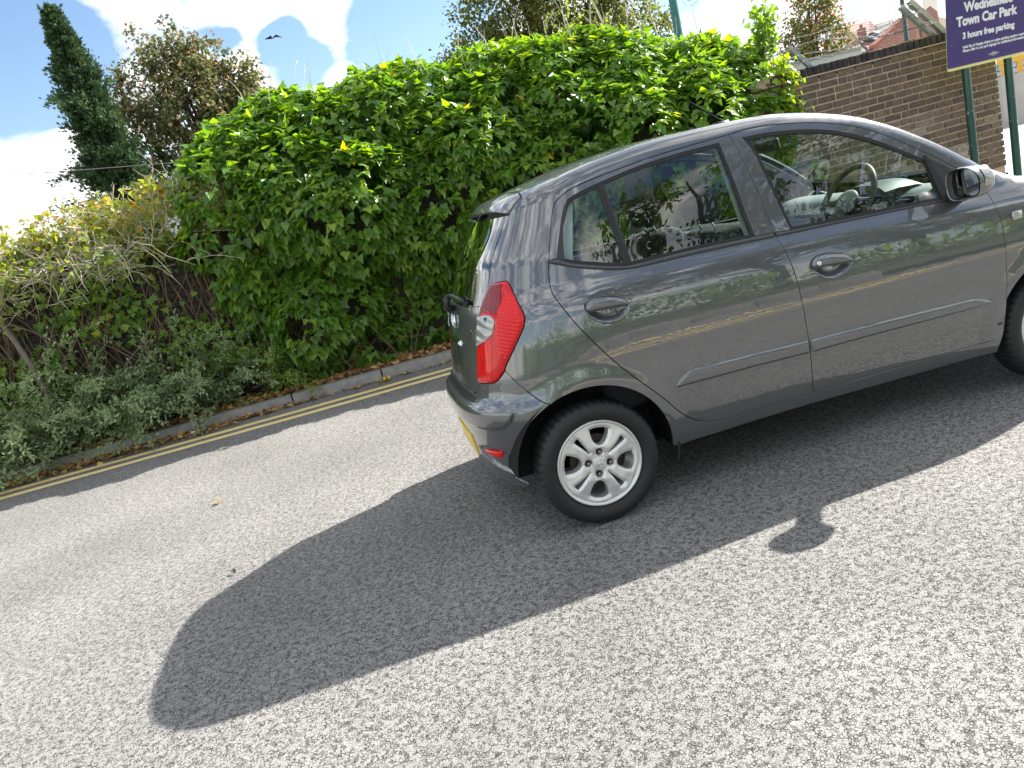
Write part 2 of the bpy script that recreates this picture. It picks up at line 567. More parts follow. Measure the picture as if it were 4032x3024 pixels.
def finish(name, P, N, F, mat, parent, flange, mirror):
    P = P.copy(); N = N.copy(); F = F.copy()
    if mirror:
        P[:, 1] *= -1; N[:, 1] *= -1
    g = np.cross(P[F[:, 1]] - P[F[:, 0]], P[F[:, 2]] - P[F[:, 0]])
    fl = (g * N[F].mean(1)).sum(1) < 0
    F[fl] = F[fl][:, [0, 2, 1]]
    faces = F.tolist(); lnorm = [tuple(N[i]) for t in F for i in t]
    V = list(P)
    if flange:
        be = boundary_edges([tuple(t) for t in F])
        idx = {}
        for a, b in be:
            for q in (a, b):
                if q not in idx:
                    idx[q] = len(V); V.append(P[q] - N[q] * flange)
        for a, b in be:
            q = (b, a, idx[a], idx[b])
            faces.append(q)
            nn = np.cross(V[q[1]] - V[q[0]], V[q[2]] - V[q[0]]); L = np.linalg.norm(nn)
            nn = nn / L if L > 1e-12 else N[a]
            # soften the edge: the rim loop leans towards the panel normal
            ra = nn + N[a] * .9; rb = nn + N[b] * .9
            lnorm += [tuple(rb / np.linalg.norm(rb)), tuple(ra / np.linalg.norm(ra)), tuple(nn), tuple(nn)]
    V = np.array(V)
    me = bpy.data.meshes.new(name)
    me.from_pydata((V - origin_of(parent)).tolist(), [], faces)
    me.polygons.foreach_set('use_smooth', [True] * len(me.polygons))
    me.update()
    me.normals_split_custom_set(lnorm)
    me.materials.append(mat)
    o = bpy.data.objects.new(name, me)
    return link(o, parent)

_cache = {}
def panel(name, key, P, holes, mat, parent, off=0., h=.03, gap=.0022, flange=.013, dom='side', mirror=False):
    if key not in _cache:
        Q = inset(P, gap); Hs = [inset(H, -gap) for H in holes]
        uv, F = tri_poly(Q, Hs, h)
        _cache[key] = (spos(dom, uv, off), snorm(dom, uv, off), F)
    Pp, N, F = _cache[key]
    return finish(name, Pp, N, F, mat, parent, flange, mirror)

# ---- materials
def mat_paint():
    m, n, l, p = new_mat('grey_metallic_paint')
    tc = n.new('ShaderNodeTexCoord')
    t = n.new('ShaderNodeTexNoise'); t.inputs['Scale'].default_value = 900; t.inputs['Detail'].default_value = 1
    r = ramp(n, [(.3, (.044, .047, .054)), (.7, (.125, .129, .140))])
    l.new(tc.outputs['Object'], t.inputs['Vector']); l.new(t.outputs['Fac'], r.inputs['Fac']); l.new(r.outputs['Color'], p.inputs['Base Color'])
    p.inputs['Metallic'].default_value = .35
    p.inputs['Roughness'].default_value = .38
    p.inputs['Coat Weight'].default_value = 1.0
    p.inputs['Coat Roughness'].default_value = .012
    p.inputs['Coat IOR'].default_value = 1.9
    # fine orange peel and a light film of dust
    t2 = n.new('ShaderNodeTexNoise'); t2.inputs['Scale'].default_value = 26; t2.inputs['Detail'].default_value = 2
    b = n.new('ShaderNodeBump'); b.inputs['Strength'].default_value = .02; b.inputs['Distance'].default_value = .004
    l.new(tc.outputs['Object'], t2.inputs['Vector']); l.new(t2.outputs['Fac'], b.inputs['Height']); l.new(b.outputs['Normal'], p.inputs['Coat Normal'])
    return m

def mat_glass(name, tint, k=1.6, ior=1.52):
    m, n, l, p = new_mat(name)
    n.remove(p)
    out = n['Material Output']
    tr = n.new('ShaderNodeBsdfTransparent'); tr.inputs['Color'].default_value = (*tint, 1)
    gl = n.new('ShaderNodeBsdfGlossy'); gl.inputs['Roughness'].default_value = 0.0
    gl.inputs['Color'].default_value = (1, 1, 1, 1)
    fr = n.new('ShaderNodeFresnel')
    ge = n.new('ShaderNodeNewGeometry'); im = n.new('ShaderNodeMapRange')     # the same sheet of glass from inside and outside
    im.inputs['To Min'].default_value = ior; im.inputs['To Max'].default_value = 1 / ior
    l.new(ge.outputs['Backfacing'], im.inputs['Value']); l.new(im.outputs['Result'], fr.inputs['IOR'])
    mu = n.new('ShaderNodeMath'); mu.operation = 'MULTIPLY'; mu.use_clamp = True; mu.inputs[1].default_value = k
    mx = n.new('ShaderNodeMixShader')
    l.new(fr.outputs['Fac'], mu.inputs[0]); l.new(mu.outputs['Value'], mx.inputs['Fac'])
    l.new(tr.outputs['BSDF'], mx.inputs[1]); l.new(gl.outputs['BSDF'], mx.inputs[2]); l.new(mx.outputs['Shader'], out.inputs['Surface'])
    return m

PAINT = mat_paint()
GLASS = mat_glass('window_glass', (.74, .84, .80), 1.9)
GLASS_W = mat_glass('windscreen_glass', (.78, .86, .83), .35)
GLASS_R = mat_glass('rear_window_glass', (.30, .36, .34), 2.2)
RUBBER = mat_simple('black_rubber', (.012, .012, .013), .55, spec=.4)
BLACKTRIM = mat_simple('black_trim', (.018, .019, .021), .38, spec=.5)
SATIN = mat_simple('satin_grey_trim', (.045, .046, .050), .30, spec=.6)
TYRE = mat_simple('tyre_rubber', (.016, .016, .017), .62, spec=.45, noise=.35, nscale=30)
ALLOY = mat_simple('silver_alloy', (.72, .72, .70), .36, metal=.45, coat=.35, noise=.05, nscale=60)
NUT = mat_simple('nut_steel', (.30, .29, .28), .35, metal=.9)
DARK = mat_simple('dark_underbody', (.010, .010, .011), .8, spec=.2)
RUST = mat_simple('brake_iron', (.055, .038, .03), .65, metal=.4, noise=.4, nscale=40)
CHROME = mat_simple('chrome', (.75, .76, .78), .08, metal=1.)
LINER = mat_simple('headliner', (.50, .51, .50), .9)
DASH = mat_simple('dashboard_plastic', (.23, .25, .24), .55, bump=.15, bscale=900)
DASHD = mat_simple('dark_dashboard_plastic', (.03, .033, .034), .45)
SEAT = mat_simple('seat_fabric', (.030, .032, .034), .9, noise=.3, nscale=90)
BEIGE = mat_simple('door_trim_plastic', (.30, .33, .31), .6)
PLATE = mat_simple('yellow_plate', (.80, .56, .03), .35)

def mat_lens(name, col, stripe=None):
    m, n, l, p = new_mat(name)
    p.inputs['Base Color'].default_value = (*col, 1)
    p.inputs['Roughness'].default_value = .25
    p.inputs['Coat Weight'].default_value = .8; p.inputs['Coat Roughness'].default_value = .01; p.inputs['Specular IOR Level'].default_value = .1; p.inputs['Coat IOR'].default_value = 1.45
    p.inputs['Subsurface Weight'].default_value = .0
    return m
LENS = mat_lens('red_lens', (.60, .004, .008))
LENSD = mat_lens('dark_red_lens', (.20, .003, .012))
LENSB = mat_lens('bright_red_reflector', (.72, .004, .005))
CLEAR = mat_lens('clear_lens', (.40, .40, .37))
CLEAR.node_tree.nodes['Principled BSDF'].inputs['Metallic'].default_value = .5
CLEAR.node_tree.nodes['Principled BSDF'].inputs['Roughness'].default_value = .18
CLEARG = mat_simple('lamp_reflector', (.72, .73, .74), .15, metal=.9)

CAR = thing('hatchback_car', 'dark grey metallic five-door hatchback parked at the roadside with silver alloy wheels', 'car')

# ---- traced outlines (s, z) on the skin
BGAP = [(1.0565, .2972), (1.0555, .362), (1.0530, .5243), (1.0515, .6035), (1.0495, .697), (1.0465, .7737), (1.040, .8583), (1.031, .92),
        (1.0215, .975), (1.012, 1.015), (1.0062, 1.04), (1.0045, 1.08), (1.0035, 1.13), (1.000, 1.2142), (.992, 1.2864), (.982, 1.3528), (.972, 1.42), (.964, 1.473), (.9507, 1.507)]
RD_REAR = [(.9507, 1.507), (.86, 1.5045), (.7784, 1.5012), (.5767, 1.4913), (.3751, 1.4702), (.2418, 1.4527), (.175, 1.4384), (.1331, 1.4216), (.100, 1.402), (.07, 1.377),
           (.0362, 1.3343), (-.0046, 1.2587), (-.0376, 1.1778), (-.0538, 1.1237), (-.0575, 1.085), (-.0530, 1.045), (-.0235, .9862), (.0296, .889), (.1016, .7768),
           (.1582, .6949), (.218, .6183), (.2806, .5474), (.3473, .4686), (.3812, .4221), (.4175, .382), (.4547, .3505), (.4923, .330), (.5393, .3125), (.6215, .3005), (.7902, .2980), (.9618, .2976), (1.0565, .2972)]
FD_TOP = [(.9507, 1.507), (1.0419, 1.5108), (1.1456, 1.5052), (1.2811, 1.4868), (1.4139, 1.4573), (1.543, 1.4139), (1.6363, 1.368), (1.7273, 1.3113), (1.8176, 1.248), (1.908, 1.1812), (1.9659, 1.1335), (2.03, 1.079), (2.085, 1.030)]
FD_FRONT = [(2.085, 1.030), (2.094, .967), (2.1015, .915), (2.108, .866), (2.1115, .794), (2.110, .7053), (2.107, .67), (2.0986, .5668), (2.086, .4732), (2.079, .39), (2.074, .308), (2.070, .2840)]
FD_BOT = [(2.070, .2840), (1.8647, .2870), (1.585, .2920), (1.3132, .2958), (1.1361, .2968), (1.0565, .2972)]
RWIN = [[(.8948, 1.4811), (.7033, 1.4778), (.5023, 1.4652), (.3327, 1.4405), (.2651, 1.429), (.1976, 1.4149), (.1561, 1.4008)],
        [(.1561, 1.4008), (.1329, 1.3765), (.1052, 1.3320), (.0676, 1.2766), (.0340, 1.2239), (.0099, 1.1755)],
        [(.0099, 1.1755), (.0433, 1.158), (.1311, 1.1281), (.2145, 1.1016), (.2900, 1.0820), (.3400, 1.0755), (.4917, 1.0735), (.6215, 1.0705), (.7509, 1.0648), (.9145, 1.0560)],
        [(.9145, 1.0560), (.9120, 1.1), (.9083, 1.1536), (.9063, 1.2427), (.9015, 1.3646), (.8948, 1.4811)]]
FWIN = [[(1.0116, 1.4784), (1.1331, 1.4739), (1.2685, 1.4553), (1.4017, 1.4269), (1.4978, 1.3922), (1.5917, 1.3482), (1.6835, 1.2946), (1.7746, 1.2345), (1.8538, 1.1801)],
        [(1.8538, 1.1801), (1.8545, 1.1203), (1.8563, 1.0532), (1.8608, .9975)],
        [(1.8608, .9975), (1.6832, 1.0089), (1.4649, 1.0207), (1.2512, 1.0332), (1.0862, 1.0430)],
        [(1.0862, 1.0430), (1.0761, 1.1326), (1.0655, 1.2181), (1.0546, 1.3039), (1.0383, 1.4108), (1.0116, 1.4784)]]
LAMP_FRONT = [(-.4133, 1.1262), (-.3814, 1.1293), (-.3231, 1.1299), (-.2904, 1.1251), (-.2703, 1.1028), (-.2489, 1.0704), (-.2229, 1.0314), (-.2031, .9986), (-.1952, .9731), (-.2043, .9394),
              (-.2263, .9071), (-.2585, .8647), (-.2923, .8211), (-.3273, .7762), (-.3340, .7600)]
LAMP_BOT = [(-.3340, .7600), (-.3574, .7371), (-.3803, .719), (-.4089, .7076), (-.4639, .7020), (-.5300, .6990)]
LAMP_IN = [(-.5300, .6990), (-.5358, .7298), (-.532, .7873), (-.5183, .8639), (-.4997, .9208), (-.4860, .9747), (-.4796, 1.0155), (-.4712, 1.0388), (-.4548, 1.072), (-.4342, 1.1052), (-.4133, 1.1262)]
BUMPGAP = [(-.3340, .7600), (-.2873, .7078), (-.2482, .6666), (-.2099, .6289), (-.1768, .6034), (-.1574, .5945), (-.1327, .5850)]
ARC = lambda a0, a1, r=.348, n=14: [(r * math.cos(math.radians(a0 + (a1 - a0) * i / n)) + .000, .280 + r * math.sin(math.radians(a0 + (a1 - a0) * i / n))) for i in range(n + 1)]
GATE = [(-.2015, 1.4554), (-.2800, 1.437), (-.340, 1.405), (-.372, 1.355), (-.388, 1.30), (-.396, 1.22), (-.405, 1.16), (-.4133, 1.1262)]

# arch points in the unwrapped domain: s is not x behind x=.1, so map them through the surface
def to_s(x, z):
    y = np.full(len(x), -.78)
    for _ in range(4):
        o = np.zeros(len(x))
        # find y on skin at (x, z)
        a = np.zeros(len(x)); b = np.full(len(x), 1.1)
        for _k in range(30):
            m = (a + b) / 2; ins = body_F(x, -m, z) < 0
            a = np.where(ins, m, a); b = np.where(ins, b, m)
        y = -a
    th = np.arctan2(.1 - x, -.35 - y)
    return np.where(x >= .1, x, .1 - A0 * th)
_ar = np.array(ARC(118, -4.5, n=22)); ARCH = [(float(s), float(z)) for s, z in zip(to_s(_ar[:, 0], _ar[:, 1]), _ar[:, 1])]
_ar = np.array(ARC(185, 118, n=16)); ARCH_B = [(float(s), float(z)) for s, z in zip(to_s(_ar[:, 0], _ar[:, 1]), _ar[:, 1])]
BUMPGAP[-1] = ARCH[0]

# roof rail: where the skin turns from side to roof
def rail_y(xs):
    ys = np.linspace(.2, .8, 241); out = []
    for x in xs:
        P = surf('top', np.stack([np.full(241, x), -ys], 1))
        s = np.gradient(P[:, 2], ys)
        k = np.where(s < -1.0)[0]
        out.append(ys[k[0]] if len(k) else .6)
    out = np.array(out)
    k = np.exp(-.5 * (np.arange(-6, 7) / 2.5) ** 2); k /= k.sum()
    return np.convolve(np.pad(out, 6, 'edge'), k, 'valid')
RX = np.linspace(-.10, 2.16, 80); RY_ = rail_y(RX)
yb = lambda x: np.interp(x, RX, RY_)
def rail_pts(xa, xb, n):
    x = np.linspace(xa, xb, n)
    P = surf('top', np.stack([x, -yb(x)], 1))
    return P
_rp = rail_pts(2.12, .0, 60)
_th = np.arctan2(.1 - _rp[:, 0], -.35 - _rp[:, 1])
RAIL = [(float(x if x >= .1 else .1 - A0 * t), float(z)) for x, z, t in zip(_rp[:, 0], _rp[:, 2], _th)]

def mirr(p): return (2 * S_MID - p[0], p[1])
def rev(l): return l[::-1]

bs_poly = poly([RAIL, [RAIL[-1], (-.16, 1.4585), GATE[0]], GATE, LAMP_FRONT, BUMPGAP, ARCH, [ARCH[-1], (.3654, .2451), (.5357, .2436), (.7899, .2453), (1.0504, .2424), (1.3181, .2348), (1.5933, .2269), (1.8773, .2190), (2.056, .2157)],
                [(2.056, .2157), (2.064, .284)], [(2.064, .284), (1.8647, .2870), (1.585, .2920), (1.3132, .2958), (1.1361, .2968), (1.0565, .2972)], rev(RD_REAR), FD_TOP, [FD_TOP[-1], RAIL[0]]], .022)
rd_poly = poly([RD_REAR, BGAP], .02)
fd_poly = poly([FD_TOP, FD_FRONT, FD_BOT, BGAP], .02)
rw_poly = poly(RWIN, .02); fw_poly = poly(FWIN, .02)
lamp_poly = poly([LAMP_FRONT, LAMP_BOT, LAMP_IN], .012)
gate_r = [(-.352, 1.402), (-.372, 1.355), (-.388, 1.30), (-.396, 1.22), (-.405, 1.16), (-.4133, 1.1262)]
GB = [(-.5300, .6990), (-.548, .664), (-.577, .650), (-.687, .655), (S_MID, .662)]
gate_loop = gate_r[:1] + []
tg_segs = [gate_r, rev(LAMP_IN), GB, [mirr(p) for p in rev(GB)], [mirr(p) for p in LAMP_IN], [mirr(p) for p in rev(gate_r)], [mirr(gate_r[0]), gate_r[0]]]
tg_poly = poly(tg_segs, .02)
GL = [(-.452, 1.402), (-.450, 1.35), (-.446, 1.28), (-.443, 1.2), (-.449, 1.13), (-.468, 1.075), (-.492, 1.040)]
GLB = [(-.492, 1.040), (-.6227, 1.0339), (-.7916, 1.033), (S_MID, 1.033)]
rg_poly = poly([GL, GLB + [mirr(p) for p in rev(GLB)][1:], [mirr(p) for p in rev(GL)], [mirr(GL[0]), GL[0]]], .02)
tg_poly2 = tg_poly
BB = [(ARCH_B[0][0], ARCH_B[0][1]), (-.368, .218), (-.389, .2005), (-.438, .195), (-.51, .206), (-.59, .226), (-.69, .231), (S_MID, .240)]
bump_half = [rev(ARCH_B)[:1] and [ARCH[0]] + rev(ARCH_B)[1:], BB]
bump_poly = poly([rev(BUMPGAP)[:-1] + [BUMPGAP[0]] if False else LAMP_BOT, GB, [mirr(p) for p in rev(GB)], [mirr(p) for p in rev(LAMP_BOT)], [mirr(p) for p in BUMPGAP],
                  [mirr(p) for p in [ARCH[0]] + rev(ARCH_B)[1:]], [mirr(p) for p in BB], rev(BB), rev([ARCH[0]] + rev(ARCH_B)[1:]), rev(BUMPGAP)], .02)

# ---- rear bumper with its protruding rubbing band and the pocket round the reflector
band = poly([[(-.2945, .5855), (-.31, .592), (-.3739, .592), (-.4632, .594), (-.6016, .598), (S_MID, .600)], [(S_MID, .600), mirr((-.6016, .598)), mirr((-.4632, .594)), mirr((-.3739, .592)), mirr((-.2945, .5855))],
              [mirr(q) for q in [(-.2945, .5855), (-.3213, .55), (-.351, .5221), (-.3959, .505), (-.4412, .5005), (-.555, .4975), (-.7904, .4835), (S_MID, .480)]],
              rev([(-.2945, .5855), (-.3213, .55), (-.351, .5221), (-.3959, .505), (-.4412, .5005), (-.555, .4975), (-.7904, .4835), (S_MID, .480)])], .01)
pocket = poly([[(-.385, .375), (-.46, .400), (-.56, .392), (-.70, .362)], [(-.70, .362), (-.60, .318), (-.50, .285), (-.40, .262)], [(-.40, .262), (-.378, .31), (-.385, .375)]], .01)
pocket_m = np.array([mirr(p) for p in pocket])
def bump_off(uv):
    d = pdist(uv, band) * np.where(inpoly(uv, band), 1, -1)
    o = .013 * sst(-.004, .010, d)
    for pk in (pocket, pocket_m):
        d = pdist(uv, pk) * np.where(inpoly(uv, pk), 1, -1)
        o = o - .013 * sst(-.003, .022, d)
    # stiff lower lip
    return o
bumper = panel('rear_bumper', 'bump', bump_poly, [], PAINT, CAR, bump_off, h=.0125, flange=.015)
refl = poly([[(-.655, .3560), (-.5362, .3740), (-.4559, .3815)], [(-.4559, .3815), (-.4540, .3600), (-.4729, .3432)], [(-.4729, .3432), (-.5015, .3381), (-.5607, .3375), (-.6142, .3421), (-.655, .3560)]], .01)
panel('reflector', 'refl', refl, [], LENSB, bumper, dome(refl, -.0105, .006, .012), h=.012, gap=0, flange=.01)
panel('reflector', 'refl_l', np.array([mirr(p) for p in refl]), [], LENSB, bumper, -.006, h=.02, gap=0, flange=.01)
padp = poly([[(-.575, .607), (-.70, .609), (S_MID, .612), mirr((-.70, .609)), mirr((-.575, .607))], [mirr((-.575, .607)), mirr((-.568, .632)), mirr((-.60, .642))], [mirr((-.60, .642)), mirr((-.72, .646)), (S_MID, .650), (-.72, .646), (-.60, .642)], [(-.60, .642), (-.568, .632), (-.575, .607)]], .012)
panel('bumper_pad', 'pad', padp, [], BLACKTRIM, bumper, .004, h=.02, gap=0, flange=.008)
plate_p = poly([[(-.745, .300), (-.745, .412)], [(-.745, .412), mirr((-.745, .412))], [mirr((-.745, .412)), mirr((-.745, .300))], [mirr((-.745, .300)), (-.745, .300)]], .02)
panel('number_plate', 'plate', plate_p, [], PLATE, bumper, .006, h=.03, gap=0, flange=.008)

# ---- body side, doors, lamp for both sides
def strip_poly(up, lo): return np.array(list(up) + list(lo)[::-1])
belt_low = crom([(-.045, 1.1655), (.032, 1.1410), (.1256, 1.1100), (.2085, 1.0840), (.2953, 1.0640), (.3564, 1.0570), (.4831, 1.0527), (.6115, 1.0490), (.8155, 1.0410), (1.0035, 1.0310)], .02) + [np.array((1.0035, 1.0310))]
belt_up = crom([(-.045, 1.1770), (.0099, 1.1775), (.0433, 1.160), (.1311, 1.1300), (.2145, 1.1036), (.2900, 1.0840), (.3400, 1.0775), (.4917, 1.0755), (.6215, 1.0725), (.7509, 1.0668), (.9145, 1.0580), (1.0010, 1.0530)], .02) + [np.array((1.0010, 1.0530))]
beltR = strip_poly(belt_up, belt_low)
bl2 = crom([(1.0085, 1.0310), (1.1743, 1.0235), (1.3875, 1.0133), (1.6787, .9985), (1.8800, .9850)], .02) + [np.array((1.88, .985))]
bu2 = crom([(1.0060, 1.0530), (1.0862, 1.0455), (1.2512, 1.0357), (1.4649, 1.0232), (1.6832, 1.0114), (1.8800, .9990)], .02) + [np.array((1.88, .999))]
beltF = strip_poly(bu2, bl2)
mould_r = poly([[(.3957, .5190), (.4159, .5467), (.453, .5700), (.4938, .5765), (.5738, .5745), (.8179, .5656), (1.0490, .5540)], [(1.0490, .5540), (1.0490, .4950)], [(1.0490, .4950), (.8095, .5049), (.5635, .5119), (.4100, .5150), (.3957, .5190)]], .012)
mould_f = poly([[(1.0580, .5535), (1.3252, .545), (1.5892, .5342), (1.8603, .5231), (1.9300, .5170), (1.9850, .4980), (2.018, .4740)], [(2.018, .4740), (1.8585, .4747), (1.586, .4825), (1.3205, .4902), (1.0580, .4940)], [(1.0580, .4940), (1.0580, .5535)]], .012)
han_r = poly([[(.0790, .950), (.0840, .968), (.103, .9795), (.1277, .9830), (.1871, .9760), (.2437, .9552), (.2600, .937), (.2660, .9205)], [(.2660, .9205), (.20, .9245), (.14, .9300), (.0894, .9340), (.0790, .950)]], .006)
han_f = poly([[(1.1260, .872), (1.1300, .890), (1.1553, .9050), (1.19, .9065), (1.2326, .9015), (1.2928, .8845), (1.3160, .864), (1.3250, .8425)], [(1.3250, .8425), (1.26, .8465), (1.20, .8530), (1.1364, .8580), (1.1260, .872)]], .006)
cup_r = poly([[(.0760, .955), (.0880, .9164), (.1154, .8890), (.1539, .8715), (.2026, .8680), (.2434, .8810), (.2690, .9124), (.2640, .935), (.2200, .966), (.155, .982), (.105, .984), (.0830, .974), (.0760, .955)]], .008)
cup_f = poly([[(1.1230, .878), (1.1300, .850), (1.1508, .8250), (1.1872, .8000), (1.2285, .7920), (1.2805, .8010), (1.3270, .8335), (1.3230, .857), (1.285, .888), (1.225, .906), (1.165, .909), (1.130, .895), (1.1230, .878)]], .008)
def cup_off(c):
    def f(uv):
        d = pdist(uv, c) * np.where(inpoly(uv, c), 1, -1)
        return -.022 * sst(0, .040, d) ** .8
    return f
qbar = poly([[(.293, 1.4270), (.3267, 1.4335)], [(.3267, 1.4335), (.3380, 1.0757)], [(.3380, 1.0757), (.3040, 1.0790)], [(.3040, 1.0790), (.293, 1.4270)]], .03)
qrear = poly([[(.1561, 1.4008), (.1329, 1.3765), (.1052, 1.3320), (.0676, 1.2766), (.0340, 1.2239), (.0099, 1.1755)], [(.0099, 1.1755), (.0480, 1.1570)], [(.0480, 1.1570), (.0680, 1.2300), (.105, 1.31), (.1561, 1.4008)]], .02)
lens_up = poly([[(-.408, 1.117), (-.3814, 1.121), (-.330, 1.121)], [(-.330, 1.121), (-.318, 1.05), (-.330, .995)], [(-.330, .995), (-.40, 1.012), (-.470, 1.008)], [(-.470, 1.008), (-.462, 1.042), (-.446, 1.076), (-.425, 1.106), (-.408, 1.117)]], .01)
lens_clear = poly([[(-.4780, .9950), (-.4002, 1.0001), (-.3641, .9914), (-.3518, .973), (-.3553, .9482), (-.3708, .9201), (-.4064, .8994), (-.4712, .877), (-.5100, .8690)], [(-.5100, .8690), (-.4940, .9208), (-.4780, .9950)]], .01)
lens_lowa = poly([[(-.513, .862), (-.462, .868), (-.392, .893)], [(-.392, .893), (-.385, .86), (-.392, .812)], [(-.392, .812), (-.45, .803), (-.527, .797)], [(-.527, .797), (-.513, .862)]], .012)
lens_lowb = poly([[(-.527, .790), (-.45, .796), (-.392, .803)], [(-.392, .803), (-.398, .76), (-.418, .716)], [(-.418, .716), (-.47, .711), (-.526, .708)], [(-.526, .708), (-.530, .745), (-.527, .790)]], .012)
lens_mid = poly([[(-.326, 1.03), (-.262, 1.075), (-.222, 1.018), (-.212, .975)], [(-.212, .975), (-.222, .935), (-.275, .862), (-.315, .808)], [(-.315, .808), (-.345, .850), (-.340, .93), (-.326, 1.03)]], .012)

def side(mirror):
    bs = panel('body_side', 'bs', bs_poly, [], PAINT, CAR, 0, h=.020, mirror=mirror)
    rd = panel('rear_door', 'rd', rd_poly, [rw_poly, cup_r], PAINT, CAR, 0, h=.026, mirror=mirror)
    fd = panel('front_door', 'fd', fd_poly, [fw_poly, cup_f], PAINT, CAR, 0, h=.026, mirror=mirror)
    for nm, P, d in (('rw', rw_poly, rd), ('fw', fw_poly, fd)):
        panel('window_seal', nm + 's', P, [inset(P, .013)], RUBBER, d, -.0015, h=.05, gap=-.0005, flange=.012, mirror=mirror)
    gr = inset(rw_poly, .010)
    qx = lambda z: np.interp(z, [1.0790, 1.4300], [.321, .310])
    def clip(P, sgn):
        out = []
        n = len(P)
        for i in range(n):
            a, b = P[i], P[(i + 1) % n]
            fa = (a[0] - qx(a[1])) * sgn; fb = (b[0] - qx(b[1])) * sgn
            if fa >= 0: out.append(a)
            if (fa >= 0) != (fb >= 0):
                t = fa / (fa - fb); out.append(a + (b - a) * t)
        return np.array(out)
    panel('quarter_window', 'qw', clip(gr, -1), [], GLASS, rd, -.005, h=.04, gap=0, flange=0, mirror=mirror)
    panel('door_window', 'dw', clip(gr, 1), [], GLASS, rd, -.005, h=.04, gap=0, flange=0, mirror=mirror)
    panel('door_window', 'fdw', inset(fw_poly, .010), [], GLASS, fd, -.005, h=.04, gap=0, flange=0, mirror=mirror)
    panel('window_divider', 'qb', qbar, [], RUBBER, rd, dome(qbar, -.001, .005, .010), h=.02, gap=0, flange=.012, mirror=mirror)
    panel('window_trim', 'qr', qrear, [], BLACKTRIM, rd, .0005, h=.02, gap=0, flange=.012, mirror=mirror)
    for P, nm, d in ((beltR, 'br', rd), (beltF, 'bf', fd)):
        panel('belt_seal', nm, P, [], RUBBER, d, .0015, h=.02, gap=0, flange=.008, mirror=mirror)
        Q = inset(P, .0042)
        panel('belt_strip', nm + '2', Q, [], SATIN, d, dome(Q, .002, .006, .006), h=.02, gap=0, flange=.006, mirror=mirror)
    panel('side_moulding', 'mr', mould_r, [], PAINT, rd, dome(mould_r, .001, .013, .016), h=.0085, gap=0, flange=.006, mirror=mirror)
    panel('side_moulding', 'mf', mould_f, [], PAINT, fd, dome(mould_f, .001, .013, .016), h=.0085, gap=0, flange=.006, mirror=mirror)
    for nm, c, hp, d in (('r', cup_r, han_r, rd), ('f', cup_f, han_f, fd)):
        panel('handle_recess', 'cup' + nm, c, [], PAINT, d, cup_off(c), h=.010, gap=-.0005, flange=0, mirror=mirror)
        panel('door_handle', 'han' + nm, hp, [], PAINT, d, dome(hp, .003, .024, .027), h=.006, gap=0, flange=.020, mirror=mirror)
    # tail lamp
    tl = panel('tail_lamp', 'tl', lamp_poly, [], LENS, CAR, dome(lamp_poly, 0, .012, .05), h=.014, flange=.02, mirror=mirror)
    lb = dome(lamp_poly, 0, .012, .05)
    def plus(e): return lambda uv: lb(uv) + e
    def ribs(e, amp, fr, ax): return lambda uv: lb(uv) + e + amp * np.abs(np.sin(uv[:, ax] * fr + (uv[:, 0] * .25 * fr if ax == 1 else 0)))
    panel('brake_light_lens', 'l1', lens_up, [], LENSD, tl, ribs(.0012, .0022, 240, 0), h=.006, gap=0, flange=.004, mirror=mirror)
    panel('reverse_light_lens', 'l2', lens_clear, [], CLEAR, tl, lambda uv: dome(lens_clear, .012, .004, .012)(uv) + .003 * np.abs(np.sin(uv[:, 1] * 62 + uv[:, 0] * 20)), h=.006, gap=0, flange=.006, mirror=mirror)
    panel('fog_light_lens', 'l3', lens_lowa, [], LENSB, tl, plus(.0016), h=.012, gap=0, flange=.004, mirror=mirror)
    panel('fog_light_lens', 'l4', lens_lowb, [], LENSB, tl, plus(.0016), h=.012, gap=0, flange=.004, mirror=mirror)
    panel('side_reflector', 'l5', lens_mid, [], LENSB, tl, ribs(.0010, .0024, 190, 1), h=.006, gap=0, flange=.004, mirror=mirror)
    # front wing
    fx = np.linspace(2.16, 2.86, 12)
    fz = surf('top', np.stack([fx, np.full(12, -.655) + .10 * ((fx - 2.16) / .7) ** 2], 1))
    wing_top = [(float(p[0]), float(p[2]) - .002) for p in fz]
    archf = [(2.38 + a, b) for a, b in ARC(191, -4, n=22)]
    wing = poly([[(2.085, 1.030), wing_top[0]], wing_top, [wing_top[-1], (2.86, .50)], [(2.86, .50), (2.80, .29), archf[-1]], rev(archf), [archf[0], (2.032, .2157)], [(2.032, .2157), (2.056, .2157)], [(2.056, .2157), (2.070, .2840)], rev(FD_FRONT)], .03)
    panel('front_wing', 'wing', wing, [], PAINT, CAR, 0, h=.035, mirror=mirror)
    # inner pillars and door cards seen through the glass
    for nm, P in (('bp', [(.885, 1.0), (1.09, 1.0), (1.03, 1.50), (.875, 1.50)]), ('cp', [(-.28, 1.05), (.06, 1.05), (.19, 1.43), (-.12, 1.44)])):
        panel('pillar_trim', 'in' + nm, poly([[P[i], P[(i + 1) % 4]] for i in range(4)], .06), [], LINER if nm == 'cp' else BEIGE, CAR, -.032, h=.05, gap=0, flange=.0, mirror=mirror)
    for nm, x0, x1, d in (('r', .12, .98, rd), ('f', 1.06, 1.92, fd)):
        P = poly([[(x0, 1.075 if nm == 'r' else 1.045), (x1, 1.052 if nm == 'r' else .992)], [(x1, 1.052 if nm == 'r' else .992), (x1, .55)], [(x1, .55), (max(x0, .42), .55)], [(max(x0, .42), .55), (x0, 1.075 if nm == 'r' else 1.045)]], .06)
        panel('door_card', 'dc' + nm, P, [], BEIGE, d, -.05, h=.08, gap=0, flange=-.042, mirror=mirror)
    return rd, fd
rdR, fdR = side(False)
side(True)
